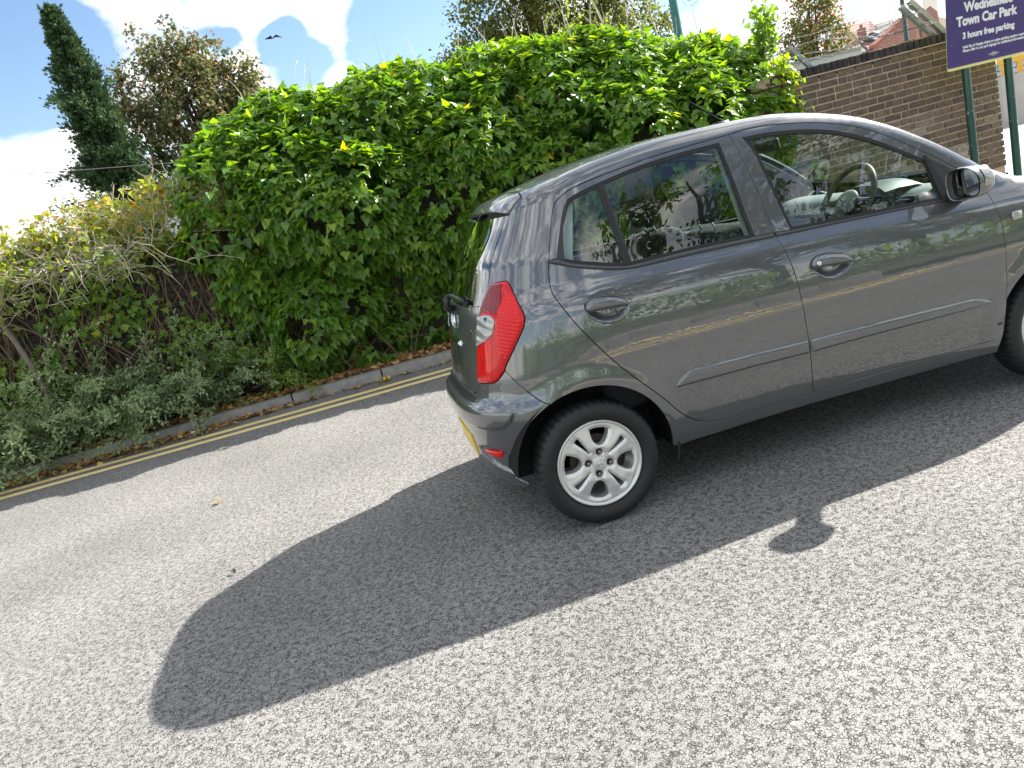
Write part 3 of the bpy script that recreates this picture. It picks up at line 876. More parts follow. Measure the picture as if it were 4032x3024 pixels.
# key lock on the driver's door handle
P = surf('side', np.array([[1.146, .879]]))[0]; N = gradn(P[None])[0]
lk = MB(); lk.lathe([(0.0001, -.0335), (.0085, -.0335), (.0105, -.031), (.0105, -.02)], 20, 'Y', (P[0], P[1], P[2])); lk.build('key_lock', CHROME, fdR, True)

# ---- roof, spoiler, tailgate, glass, bonnet, nose
xs = np.linspace(1.345, 2.02, 16)
seam = [(.012, 0.), (.010, -.231), (-.010, -.485)]
roofseg = [[(.012 - .022 * (y / .49) ** 4, y) for y in np.linspace(float(yb(-.01)), -float(yb(-.01)), 17)],
           [(x, -float(yb(x))) for x in np.linspace(-.010, 2.11, 60)],
           [(2.11, -float(yb(2.11))), (2.07, -float(yb(2.07)) + .050)],
           [(x, -float(yb(x)) + .038 + .012 * (x - 1.33) / .74) for x in np.linspace(2.07, 1.345, 20)],
           [(1.345 + .06 * (1 - (y / .5) ** 2), y) for y in np.linspace(-float(yb(1.345)) + .038, float(yb(1.345)) - .038, 15)],
           [(x, float(yb(x)) - .038 - .012 * (x - 1.33) / .74) for x in np.linspace(1.345, 2.07, 20)],
           [(2.07, float(yb(2.07)) - .050), (2.11, float(yb(2.11)))],
           [(x, float(yb(x))) for x in np.linspace(2.11, -.010, 60)]]
roof_p = poly(roofseg, .03)
roof = panel('roof', 'roof', roof_p, [], PAINT, CAR, 0, h=.045, gap=0, flange=.012, dom='top')
rl = poly([[(.05, .46), (.05, -.46)], [(.05, -.46), (.6, -.5), (1.33, -.47)], [(1.33, -.47), (1.33, .47)], [(1.33, .47), (.6, .5), (.05, .46)]], .06)
panel('headliner', 'hl', rl, [], LINER, roof, -.045, h=.09, gap=0, flange=0, dom='top')
ws_p = poly([[(1.352 + .06 * (1 - (y / .5) ** 2), y) for y in np.linspace(float(yb(1.35)) - .042, -float(yb(1.35)) + .042, 13)],
             [(x, -float(yb(x)) + .042 + .012 * (x - 1.33) / .74) for x in np.linspace(1.352, 2.06, 20)],
             [(2.06, -float(yb(2.06)) + .054), (2.15, -.35), (2.18, 0), (2.15, .35), (2.06, float(yb(2.06)) - .054)],
             [(x, float(yb(x)) - .042 - .012 * (x - 1.33) / .74) for x in np.linspace(2.06, 1.352, 20)]], .04)
panel('windscreen', 'ws', ws_p, [], GLASS_W, CAR, -.003, h=.05, gap=0, flange=0, dom='top')
cowl = poly([[(2.06, -float(yb(2.06)) + .054), (2.15, -.35), (2.18, 0), (2.15, .35), (2.06, float(yb(2.06)) - .054)], [(2.06, float(yb(2.06)) - .054), (2.15, .655)], [(2.15, .655), (2.225, .40), (2.25, 0), (2.225, -.40), (2.15, -.655)], [(2.15, -.655), (2.06, -float(yb(2.06)) + .054)]], .03)
panel('windscreen_cowl', 'cowl', cowl, [], BLACKTRIM, CAR, -.012, h=.04, gap=0, flange=.02, dom='top')
bon = poly([[(2.155, -.648), (2.228, -.40), (2.255, 0), (2.228, .40), (2.155, .648)], [(2.155, .648), (2.5, .63), (2.86, .55)], [(2.86, .55), (2.93, .30), (2.95, 0), (2.93, -.30), (2.86, -.55)], [(2.86, -.55), (2.5, -.63), (2.155, -.648)]], .03)
panel('bonnet', 'bon', bon, [], PAINT, CAR, 0, h=.05, gap=.003, flange=.015, dom='top')
nose = poly([[(-.78, .24), (-.78, .86)], [(-.78, .86), (-.4, .90), (0, .90), (.4, .90), (.78, .86)], [(.78, .86), (.78, .24)], [(.78, .24), (-.78, .24)]], .04)
panel('front_bumper', 'nose', nose, [], PAINT, CAR, -.002, h=.06, gap=0, flange=.02, dom='nose')

gate_off = -.010
def gate_off(uv): return -.014 * sst(1.20, 1.40, uv[:, 1])
tg = panel('tailgate', 'tg', tg_poly, [rg_poly], PAINT, CAR, gate_off, h=.028, flange=.014)
panel('rear_window', 'rg', rg_poly, [], GLASS_R, tg, lambda uv: gate_off(uv) - .001, h=.04, gap=.001, flange=.0)
sp_top = [(.011 - .022 * (y / .49) ** 4, y) for y in np.linspace(-float(yb(-.01)) + .004, float(yb(-.01)) - .004, 21)]
# spoiler: from the roof seam to the tip, in the side domain
def seam_s(y):
    Pp = surf('top', np.array([[.008 - .022 * (abs(y) / .49) ** 4, y]]))[0]
    if abs(y) <= .35: return (S_C - (y + .35), Pp[2])
    th = math.atan2(.1 - Pp[0], -.35 + abs(y))
    s = .1 - A0 * th
    return (s, Pp[2]) if y < 0 else mirr((s, Pp[2]))
top = [seam_s(y) for y in np.linspace(-.475, .475, 25)]
sp = poly([top, [top[-1], mirr((-.300, 1.428)), mirr((-.352, 1.400))], [mirr((-.352, 1.400)), mirr((-.47, 1.407)), mirr((-.70, 1.421)), (S_MID, 1.424), (-.70, 1.421), (-.47, 1.407), (-.352, 1.400)], [(-.352, 1.400), (-.300, 1.428), top[0]]], .02)
spo = panel('roof_spoiler', 'spo', sp, [], PAINT, CAR, lambda uv: .006 * sst(1.50, 1.42, uv[:, 1]), h=.022, gap=.0025, flange=.015)

# ---- badges
def text_geo(s, size, ext=.002, off=0., align='LEFT', shear=0.):
    c = bpy.data.curves.new('lettering', 'FONT')
    c.body = s; c.size = size; c.extrude = ext; c.offset = off; c.align_x = align; c.shear = shear
    c.resolution_u = 3
    o = bpy.data.objects.new('lettering', c); COL.objects.link(o)
    bpy.context.view_layer.update()
    dg = bpy.context.evaluated_depsgraph_get()
    me = bpy.data.meshes.new_from_object(o.evaluated_get(dg))
    V = [v.co.copy() for v in me.vertices]; F = [tuple(p.vertices) for p in me.polygons]
    bpy.data.objects.remove(o, do_unlink=True); bpy.data.curves.remove(c); bpy.data.meshes.remove(me)
    return V, F

def place_text(mb, s, size, O, X, Y, ext=.002, off=0., shear=0., xs=1.0, align='LEFT'):
    V, F = text_geo(s, size, ext, off, align, shear)
    X = Vector(X); Y = Vector(Y); Z = X.cross(Y)
    mb.add([Vector(O) + X * v.x * xs + Y * v.y + Z * v.z for v in V], F)

mb = MB()
# letters follow the tailgate skin
V, F = text_geo('i10', .062, .0015, .0012)
uv = np.array([(-.590 + v.x, .893 + v.y) for v in V])
uv[:, 0] = -.590 + (np.array([v.x for v in V]))
S0 = surf('side', uv); N0 = gradn(S0)
mb.add([tuple(S0[i] + N0[i] * (.002 + V[i].z)) for i in range(len(V))], F)
mb.build('badge_lettering', CHROME, tg)
def emblem(c, X, Y, N, a, b, r):
    m = MB(); X = Vector(X); Y = Vector(Y); N = Vector(N); c = Vector(c)
    ring = [c + X * (a * math.cos(t) + .25 * b * math.sin(t)) + Y * b * math.sin(t) for t in np.linspace(0, 2 * math.pi, 41)]
    m.tube(ring, r, 6, False)
    def st(pts, rr): m.tube([c + X * p * a + Y * q * b for p, q in pts], rr, 6)
    st([(-.50, -.62), (-.36, .0), (-.12, .66)], [r * 1.0, r * 1.5, r * 1.1])
    st([(.12, -.66), (.36, .0), (.50, .62)], [r * 1.1, r * 1.5, r * 1.0])
    st([(-.30, -.12), (-.05, .10), (.08, -.10), (.32, .12)], [r * .9, r * 1.2, r * 1.2, r * .9])
    return m
Pc = surf('side', np.array([[S_MID, .955]]))[0]; Nc = gradn(Pc[None])[0]
Xv = Vector((0, -1, 0)); Zv = Vector(Nc).cross(Xv) * -1
if Zv.z < 0: Zv = -Zv
emblem(Vector(Pc) + Vector(Nc) * .006, -Xv, Zv, Nc, .058, .036, .005).build('badge_emblem', CHROME, tg, True)
# number plate lamp strip / handle bar of the tailgate
uvh = poly([[(-.80, .842), (-.80, .868)], [(-.80, .868), mirr((-.80, .868))], [mirr((-.80, .868)), mirr((-.80, .842))], [mirr((-.80, .842)), (-.80, .842)]], .02)
panel('tailgate_handle', 'tgh', uvh, [], CHROME, tg, dome(uvh, .002, .014, .012), h=.012, gap=0, flange=.008)
# rear wiper: hub cover, arm and blade
wb = MB()
def onskin(s, z, o): 
    p = surf('side', np.array([[s, z]])); n = gradn(p); return Vector(p[0] + n[0] * o)
wb.tube([onskin(S_MID, 1.000, .006), onskin(S_MID, 1.012, .040), onskin(S_MID, 1.035, .050), onskin(S_MID, 1.060, .044)], [.026, .023, .019, .013], 10)
wb.tube([onskin(S_MID, 1.055, .046), onskin(S_MID + .06, 1.064, .040), onskin(S_MID + .16, 1.060, .030), onskin(S_MID + .30, 1.054, .022)], [.012, .010, .008, .006], 8)
wp = wb.build('rear_wiper', BLACKTRIM, CAR, True)
w2 = MB(); w2.tube([onskin(S_MID + .05, 1.052, .012), onskin(S_MID + .18, 1.050, .013), onskin(S_MID + .33, 1.047, .012)], .007, 6); w2.build('wiper_blade', RUBBER, wp, True)

# ---- underbody hull: keeps light out of the shut lines, forms the wheel wells
sl = np.concatenate([np.linspace(2.0, .12, 40), np.linspace(.1, S_L - A0 * math.pi / 2, 40), np.linspace(S_L - A0 * math.pi / 2 - .02, S_L - A0 * math.pi / 2 - 1.9, 40)])
zl = np.array([.225, .24, .26, .33, .40, .48, .56, .62, .66, .72, .80, .90, .975])
def hull():
    V = []; rows = []
    o_l = S_L - A0 * math.pi / 2
    for z in zl:
        uv = []; flip = []
        for s in sl:
            if s < o_l: uv.append((.1 + (o_l - s), z)); flip.append(True)
            else: uv.append((s, z)); flip.append(False)
        P = spos('side', np.array(uv), -.03)
        flip = np.array(flip); P[flip, 1] *= -1
        rows.append(P)
    return np.array(rows)
H = hull()
# extend to the front end
xf = np.linspace(2.05, 2.95, 20)
rowsR = []
for i, z in enumerate(zl):
    P = spos('side', np.stack([xf[::-1], np.full(20, z)], 1), -.03)
    Q = P[::-1].copy(); Q[:, 1] *= -1
    rowsR.append(np.concatenate([P, H[i], Q]))
H = np.array(rowsR)
for xc in (0, 2.38):
    r = np.hypot(H[..., 0] - xc, H[..., 2] - .28)
    k = (r < .392) & (np.abs(H[..., 1]) > .55)
    H[..., 1] = np.where(k, np.sign(H[..., 1]) * .52, H[..., 1])
nz, ns = H.shape[:2]
Fh = [(i * ns + j, i * ns + j + 1, (i + 1) * ns + j + 1, (i + 1) * ns + j) for i in range(nz - 1) for j in range(ns - 1)]
mesh_obj('underbody', H.reshape(-1, 3), Fh, DARK, CAR)
mbf = MB(); mbf.box((1.35, 0, .235), (3.1, 1.04, .04)); mbf.box((1.19, 0, .235), (1.60, 1.36, .04)); mbf.build('floor_pan', DARK, CAR)
# wheel arch liners
for xc in (0, 2.38):
    for s in (-1, 1):
        V = []; F = []
        for i in range(25):
            a = math.radians(-2 + 178 * i / 24)
            for y in (.735, .50): V.append((xc + .362 * math.cos(a), s * y, .28 + .362 * math.sin(a)))
        F = [(2 * i, 2 * i + 1, 2 * i + 3, 2 * i + 2) for i in range(24)]
        mesh_obj('wheel_arch_liner', V, F, DARK, CAR, True)
mud = MB(); mud.box((.368, -.705, .222), (.010, .10, .085), Matrix.Rotation(.22, 3, 'Y')); mud.build('mud_flap', RUBBER, CAR)

# ---- wheels
def wheel_meshes():
    """geometry round the origin, axis y, outside towards -y"""
    out = {}
    # tyre carcass
    prof = [(.196, -.055), (.200, -.066), (.210, -.0765), (.228, -.0835), (.243, -.0830), (.256, -.0775), (.265, -.071), (.2715, -.064), (.2755, -.054), (.277, -.040), (.277, .040), (.2715, .064), (.256, .078), (.235, .083), (.21, .076), (.196, .060)]
    n = 192; V = []; F = []; m = len(prof)
    for k in range(n):
        w = 2 * math.pi * k / n
        for j, (r, h) in enumerate(prof):
            if (k % 4) == 0 and 6 <= j <= 12: r = r - (.006 if 7 <= j <= 11 else .0035)
            V.append((r * math.cos(w), h, r * math.sin(w)))
    for k in range(n):
        k2 = (k + 1) % n
        for j in range(m - 1): F.append((k * m + j, k * m + j + 1, k2 * m + j + 1, k2 * m + j))
    out['tyre'] = (V, F)
    # alloy face: flat polygon in (x, z) with openings, lifted to a dished profile
    def yface(r, ang):
        base = -.052 - .012 * sst(.03, .09, r) + .006 * sst(.12, .165, r)
        rib = .004 * np.cos(8 * (ang)) * sst(.06, .11, r)
        return base - rib
    hs = []
    for q in range(4):
        a = math.radians(78 + 90 * q)
        c, s = math.cos(a), math.sin(a)
        big = [(.150, -.043), (.158, -.022), (.160, 0), (.158, .022), (.150, .043), (.130, .0405), (.108, .033), (.092, .0235), (.083, .012), (.080, 0), (.083, -.012), (.092, -.0235), (.108, -.033), (.130, -.0405)]
        hs.append(np.array([(x * c - y * s, x * s + y * c) for x, y in poly([big[:5], big[4:] + [big[0]]], .006)]))
        a += math.radians(45); c, s = math.cos(a), math.sin(a)
        sl_ = [(.150, -.0125), (.153, 0), (.150, .0125), (.120, .0085), (.090, .0045), (.062, .0012), (.062, -.0012), (.090, -.0045), (.120, -.0085)]
        hs.append(np.array([(x * c - y * s, x * s + y * c) for x, y in poly([sl_[:3], sl_[2:6], sl_[5:7], sl_[6:] + [sl_[0]]], .006)]))
    for q in range(4):
        a = math.radians(78 + 90 * q); cc = np.array([.050 * math.cos(a), .050 * math.sin(a)])
        hs.append(np.array([cc + .0135 * np.array([math.cos(t), math.sin(t)]) for t in np.linspace(0, 2 * math.pi, 14, endpoint=False)]))
    outer = np.array([(.172 * math.cos(t), .172 * math.sin(t)) for t in np.linspace(0, 2 * math.pi, 96, endpoint=False)])
    uv, Ft = tri_poly(outer, hs, .009)
    r = np.hypot(*uv.T); an = np.arctan2(uv[:, 1], uv[:, 0]) - math.radians(78)
    # edges of the openings roll inwards
    dmin = np.full(len(uv), 9.)
    for H_ in hs: dmin = np.minimum(dmin, pdist(uv, H_))
    roll = .010 * (1 - np.clip(dmin / .013, 0, 1)) ** 2
    y = yface(r, an) + roll
    V = [(a, b, c) for a, b, c in zip(uv[:, 0], y, uv[:, 1])]
    Fl = [tuple(t) for t in Ft]
    Fl = [t if np.cross(np.array(V[t[1]]) - V[t[0]], np.array(V[t[2]]) - V[t[0]])[1] < 0 else (t[0], t[2], t[1]) for t in Fl]
    for a, b in boundary_edges(Fl):
        if r[a] > .171: continue
        na = len(V); f = .9
        V += [(V[a][0] * (1.0), V[a][1] + .045, V[a][2]), (V[b][0], V[b][1] + .045, V[b][2])]
        Fl.append((b, a, na, na + 1))
    nb = len(V)
    rim = [(.172, -.0575), (.176, -.0565), (.179, -.0565), (.1815, -.0600), (.1840, -.0640), (.1890, -.0660), (.1935, -.0640), (.1945, -.058), (.190, -.050), (.176, -.045), (.168, .0), (.165, .07)]
    M = MB(); M.lathe(rim, 96)
    V += M.v; Fl += [tuple(i + nb for i in f) for f in M.f]
    out['rim'] = (V, Fl)
    M = MB(); M.lathe([(.001, .0), (.118, .0), (.118, .02), (.05, .03)], 48); out['disc'] = (M.v, M.f)
    M = MB()
    M.lathe([(.001, -.064), (.022, -.0635), (.030, -.061), (.0335, -.056), (.0335, -.045)], 48); out['cap'] = (M.v, M.f)
    M = MB()
    M.lathe([(.0001, -.060), (.0055, -.0595), (.0078, -.056), (.0078, -.03)], 12); M.lathe([(.0135, -.050), (.0115, -.048), (.0115, -.020), (.0001, -.02)], 14)
    out['nut'] = (M.v, M.f)
    return out
WG = wheel_meshes()
EMB = emblem((0, -.0655, 0), (1, 0, 0), (0, 0, 1), (0, -1, 0), .0235, .0165, .0017)
def make_wheel(xc, sgn, rotz):
    C0 = Vector((xc, sgn * .6965, .277))
    def tr(V):
        a = math.radians(rotz); c, s = math.cos(a), math.sin(a)
        return [Vector((v[0] * c - v[2] * s, v[1] * (-sgn), v[0] * s + v[2] * c)) + C0 for v in V]
    rim = mesh_obj('wheel', tr(WG['rim'][0]), WG['rim'][1], ALLOY, CAR); auto_smooth(rim, 38)
    ty = mesh_obj('tyre', tr(WG['tyre'][0]), WG['tyre'][1], TYRE, rim); auto_smooth(ty, 30)
    auto_smooth(mesh_obj('brake_disc', tr(WG['disc'][0]), WG['disc'][1], RUST, rim), 30)
    auto_smooth(mesh_obj('centre_cap', tr(WG['cap'][0]), WG['cap'][1], ALLOY, rim), 30)
    e = mesh_obj('emblem', tr(EMB.v), EMB.f, CHROME, rim, True)
    for q in range(4):
        a = math.radians(78 + 90 * q)
        V = [(v[0] + .050 * math.cos(a), v[1], v[2] + .050 * math.sin(a)) for v in WG['nut'][0]]
        auto_smooth(mesh_obj('wheel_nut', tr(V), WG['nut'][1], NUT, rim), 30)
make_wheel(0, -1, 0); make_wheel(2.38, -1, 33); make_wheel(0, 1, 20); make_wheel(2.38, 1, 50)
# axle
for xa in (0, 2.38):
    ax = MB(); ax.tube([(xa, -.6, .27), (xa, .6, .27)], .033, 10); ax.build('axle', DARK, CAR)

# ---- wing mirrors
def wing_mirror(sgn):
    def T(p): return (p[0], p[1] * (-sgn), p[2])
    cy, cz = -.868, 1.064
    outl = [(.060, .055), (.030, .066), (-.015, .068), (-.055, .056), (-.082, .026), (-.088, -.010), (-.082, -.046), (-.062, -.066), (-.020, -.072), (.030, -.074), (.058, -.060), (.068, -.020), (.068, .025)]
    ring = poly([outl + [outl[0]]], .012)
    secs = [(1.840, .93), (1.837, .985), (1.846, 1.0), (1.875, 1.0), (1.905, .96), (1.930, .86), (1.948, .68), (1.958, .42), (1.962, .12)]
    V = []; F = []; n = len(ring)
    for x, k in secs:
        sh = (x - 1.84) * .35
        for a, b in ring:
            V.append(T((x - a * .22, cy + a * k + sh * .3, cz + b * k)))
    for i in range(len(secs) - 1):
        for j in range(n): F.append((i * n + j, i * n + (j + 1) % n, (i + 1) * n + (j + 1) % n, (i + 1) * n + j))
    F.append(tuple(range((len(secs) - 1) * n, len(secs) * n)))
    mm = mesh_obj('wing_mirror', V, F, PAINT, CAR); auto_smooth(mm, 60)
    # dark inner bezel and the glass
    V = []; F = []
    for x, k in ((1.841, .94), (1.852, .90), (1.860, .82)):
        for a, b in ring: V.append(T((x - a * .22, cy + a * k, cz + b * k)))
    for i in range(2):
        for j in range(n): F.append((i * n + j, i * n + (j + 1) % n, (i + 1) * n + (j + 1) % n, (i + 1) * n + j))
    auto_smooth(mesh_obj('mirror_bezel', V, F, BLACKTRIM, mm), 60)
    V = [T((1.866 + a * .05 - b * .03, cy + a * .84, cz + b * .84)) for a, b in ring]
    mesh_obj('mirror_glass', V, [tuple(range(n))], mat_simple('mirror_glass', (.80, .84, .84), .01, metal=1.), mm)
    ind = MB()
    pts = [(1.862, -.064, .050), (1.885, -.080, .030), (1.895, -.088, .0), (1.890, -.084, -.030)]
    V = []; F = []
    for i in range(9):
        t = i / 8
        a = math.radians(125 + 75 * t)
        for x in (1.862, 1.885, 1.910):
            kx = {1.862: 1.012, 1.885: 1.02, 1.910: .965}[x]
            yy, zz = .086 * math.cos(a) * kx, .070 * math.sin(a) * kx
            V.append(T((x + .02, cy + yy - .002, cz + zz)))
    for i in range(8):
        for j in range(2): F.append((i * 3 + j, i * 3 + j + 1, i * 3 + j + 4, i * 3 + j + 3))
    iv = mesh_obj('indicator_lens', V, F, CLEAR, mm, True)
    ft = MB()
    sec = [((1.955, -.700, .998), .055, .030), ((1.940, -.745, 1.002), .052, .032), ((1.915, -.785, 1.010), .050, .036), ((1.898, -.83, 1.022), .046, .040)]
    V = []; F = []
    for c, a, b in sec:
        for k in range(12):
            w = 2 * math.pi * k / 12
            V.append(T((c[0] + a * math.cos(w), c[1], c[2] + b * math.sin(w))))
    for i in range(len(sec) - 1):
        for k in range(12): F.append((i * 12 + k, i * 12 + (k + 1) % 12, (i + 1) * 12 + (k + 1) % 12, (i + 1) * 12 + k))
    F.append(tuple(range(12))); F.append(tuple(range(36, 48)))
    auto_smooth(mesh_obj('mirror_foot', V, F, BLACKTRIM, mm), 50)
wing_mirror(-1); wing_mirror(1)
sail = poly([[(1.842, 1.205), (1.8580, 1.150), (1.866, 1.08), (1.872, .990)], [(1.872, .990), (1.96, .984), (2.03, .990)], [(2.03, .990), (2.022, 1.055)], [(2.022, 1.055), (1.96, 1.115), (1.905, 1.160), (1.842, 1.205)]], .02)
sbar = poly([[(1.836, 1.208), (1.846, 1.15), (1.853, 1.06), (1.858, .990)], [(1.858, .990), (1.895, .985)], [(1.895, .985), (1.885, 1.07), (1.868, 1.15), (1.851, 1.206)], [(1.851, 1.206), (1.836, 1.208)]], .015)
for mir in (False, True):
    d = fdR if not mir else CAR
    panel('mirror_sail', 'sail', sail, [], BLACKTRIM, d, .002, h=.03, gap=0, flange=.008, mirror=mir)
    panel('window_guide', 'sbar', sbar, [], RUBBER, d, .006, h=.02, gap=0, flange=.012, mirror=mir)

# side repeater on the front wing
P = surf('side', np.array([[2.195, .845]]))[0]
sr = MB(); sr.bevbox((P[0], P[1] - .004, P[2]), (.055, .014, .042), .006); sr.build('side_repeater', CLEAR, CAR, True)
# roof aerial
P = surf('top', np.array([[1.20, -.02]]))[0]
ae = MB(); ae.bevbox((P[0] + .02, P[1], P[2] + .006), (.09, .035, .022), .008); aeb = ae.build('aerial_base', BLACKTRIM, CAR, True)
a0 = Vector((P[0] + .03, P[1], P[2] + .014)); a1 = a0 + Vector((-.165, .0, .135))
ae = MB(); ae.tube([a0, a1], [.0050, .0032], 6)
for i in range(26):
    q = a0.lerp(a1, (i + .5) / 26); q2 = a0.lerp(a1, (i + .8) / 26); ae.tube([q, q2], .0062 - .002 * i / 26, 6)
ae.build('aerial', mat_simple('aerial_rubber', (.008, .008, .009), .8, spec=.1), CAR)

# ---- interior
def loft(secs, close=True):
    """list of equal-length point rings"""
    m = MB(); n = len(secs[0]); V = [p for s in secs for p in s]; F = []
    for i in range(len(secs) - 1):
        for j in range(n if close else n - 1): F.append((i * n + j, i * n + (j + 1) % n, (i + 1) * n + (j + 1) % n, (i + 1) * n + j))
    if close: F += [tuple(range(n))[::-1], tuple(range((len(secs) - 1) * n, len(secs) * n))]
    m.add(V, F); return m
ys = np.linspace(-.66, .66, 23)
prof = [(2.10, 1.00), (2.02, 1.055), (1.92, 1.072), (1.82, 1.066), (1.76, 1.045), (1.735, 1.00), (1.75, .93), (1.78, .82), (1.83, .66), (2.02, .60), (2.12, .80)]
secs = []
for y in ys:
    e = 1 - .35 * abs(y / .66) ** 4
    secs.append([(x + .10 * (abs(y) / .66) ** 2 * (x < 2.0) * .6, y, .6 + (z - .6) * (.93 + .07 * e)) for x, z in prof])
dash = loft(secs).build('dashboard', DASH, CAR); auto_smooth(dash, 50)
# instrument hood
secs = []
for i in range(9):
    t = -1 + 2 * i / 8; y = -.36 + .17 * t; hh = .062 * math.sqrt(max(0, 1 - t * t * .93))
    secs.append([(1.965, y, 1.055), (1.90, y, 1.062 + hh * .9), (1.80, y, 1.066 + hh), (1.725, y, 1.062 + hh * .92), (1.722, y, 1.04 + hh * .75), (1.78, y, 1.0)])
auto_smooth(loft(secs).build('instrument_hood', DASHD, dash), 50)
# air vent and centre stack
vt = MB()
for k in range(4): vt.box((1.752 + k * .004, -.60, .985 + k * .014), (.03, .10, .005))
vt.box((1.785, -.60, 1.006), (.02, .12, .07)); vt.build('air_vent', DASHD, dash)
cs = MB(); cs.bevbox((1.735, .02, .93), (.06, .26, .17), .02); cs.build('centre_stack', mat_simple('silver_plastic', (.45, .46, .46), .4, metal=.3), dash)
for yv in (-.06, .10):
    vt = MB()
    for k in range(4): vt.box((1.70, yv, 1.0 - k * .013), (.012, .10, .004))
    vt.build('air_vent', DASHD, dash)
# steering wheel
swc = Vector((1.640, -.355, 1.060)); ax_ = Vector((-.86, 0, .51)).normalized(); u_ = Vector((0, 1, 0)); v_ = ax_.cross(u_)
if v_.z < 0: v_ = -v_
sw = MB()
sw.tube([swc + (u_ * math.cos(t) + v_ * math.sin(t)) * .182 for t in np.linspace(0, 2 * math.pi, 49)], .0155, 10, False)
for a in (0, 180, 270):
    a = math.radians(a)
    d = u_ * math.cos(a) + v_ * math.sin(a)
    sw.tube([swc + d * .05 - ax_ * .012, swc + d * .12 - ax_ * .010, swc + d * .178], [.028, .018, .013], 8)
sw.tube([swc - ax_ * .30, swc - ax_ * .02], [.035, .045], 12)
swo = sw.build('steering_wheel', mat_simple('steering_leather', (.05, .055, .055), .5), CAR, True)
hub = MB()
R3 = Matrix((u_, v_, ax_)).transposed()
bm = bmesh.new(); bmesh.ops.create_uvsphere(bm, u_segments=24, v_segments=12, radius=1)
hub.add([swc + R3 @ Vector((v.co.x * .078, v.co.y * .062, v.co.z * .026)) for v in bm.verts], [[v.index for v in f.verts] for f in bm.faces]); bm.free()
hub.build('airbag_cover', DASH, swo, True)
emblem(swc + ax_ * .028, tuple(u_ * -1), tuple(v_), tuple(ax_), .024, .0165, .0022).build('emblem', CHROME, swo, True)
# seats
def rbox(c, d, rot, b):
    m = MB(); m.bevbox(c, d, b, rot, 3); return m
for y in (-.355, .355):
    back = rbox((.99, y, .80), (.15, .46, .64), Matrix.Rotation(-.30, 3, 'Y'), .055).build('front_seat', SEAT, CAR, True)
    rbox((1.26, y, .50), (.52, .48, .16), Matrix.Rotation(-.10, 3, 'Y'), .06).build('seat_cushion', SEAT, back, True)
    rbox((.855, y, 1.225), (.10, .26, .17), Matrix.Rotation(-.22, 3, 'Y'), .045).build('headrest', SEAT, back, True)
    for k in (-.07, .07):
        p = MB(); p.tube([(.895, y + k, 1.07), (.865, y + k, 1.17)], .006, 6); p.build('headrest_post', CHROME, back, True)
back = rbox((.12, 0, .82), (.14, 1.20, .52), Matrix.Rotation(-.28, 3, 'Y'), .05).build('rear_seat', SEAT, CAR, True)
rbox((.40, 0, .52), (.52, 1.22, .18), Matrix.Rotation(-.08, 3, 'Y'), .06).build('seat_cushion', SEAT, back, True)
for y in (-.33, .33): rbox((.03, y, 1.130), (.09, .26, .11), Matrix.Rotation(-.2, 3, 'Y'), .035).build('headrest', SEAT, back, True)
ps = MB(); ps.box((-.16, 0, .985), (.30, 1.10, .02)); ps.build('parcel_shelf', SEAT, CAR)
im = MB(); im.bevbox((1.47, 0, 1.415), (.025, .22, .065), .012); im.build('rear_view_mirror', DASHD, CAR, True)
# tax-disc style sticker hanging on the belt, seen through the driver's window
# =====================================================================================
#  SETTING
# =====================================================================================
CAMP = np.array([-.818, -3.845, 1.433])
_RR = np.array([[*_R], [*_D], [*_F]])
def project(P):
    c = (np.atleast_2d(P) - CAMP) @ _RR.T
    return np.stack([2016 + 3030 * c[:, 0] / c[:, 2], 1512 + 3030 * c[:, 1] / c[:, 2]], 1), c[:, 2]

# ------------------------------------------------------------------ painted lines
YELLOW = mat_simple('road_line_yellow', (.80, .62, .27), .8, noise=.2, nscale=60, bump=.6, bscale=160)
def wavy_line(name, pts, w, z, mat, n=2):
    V = []; F = []
    pts = [Vector((*p, 0)) for p in pts]
    for i, p in enumerate(pts):
        t = (pts[min(i + 1, len(pts) - 1)] - pts[max(i - 1, 0)]).normalized()
        s = Vector((-t.y, t.x, 0)) * w * .5
        j1, j2 = rnd.uniform(-.004, .004), rnd.uniform(-.004, .004)
        V += [(p.x + s.x, p.y + s.y + j1, z), (p.x - s.x, p.y - s.y + j2, z)]
    F = [(2 * i, 2 * i + 1, 2 * i + 3, 2 * i + 2) for i in range(len(pts) - 1)]
    return mesh_obj(name, V, F, mat)
for y in (3.61, 3.855):
    o = wavy_line('road_line', [(x, y + .012 * math.sin(x * .9)) for x in np.linspace(-28, 12, 240)], .118, .004, YELLOW)
    tag(o, kind='structure')
# the other side of the road, seen only as reflections in the doors
for ys in (-6.15, -6.55):
    tag(wavy_line('road_line', [(x, ys) for x in np.linspace(-28, 26, 120)], .16, .004, YELLOW), kind='structure')
tag(wavy_line('road_line', [(x, -5.2 - .9 * sst(-2, 6, x) - .12 * math.sin(x)) for x in np.linspace(-9, 10, 120)], .16, .0042, YELLOW), kind='structure')
tag(wavy_line('road_line', [(x, -5.2 - .9 * sst(-2, 6, -x + 2)) for x in np.linspace(-9, 10, 120)], .16, .0044, YELLOW), kind='structure')

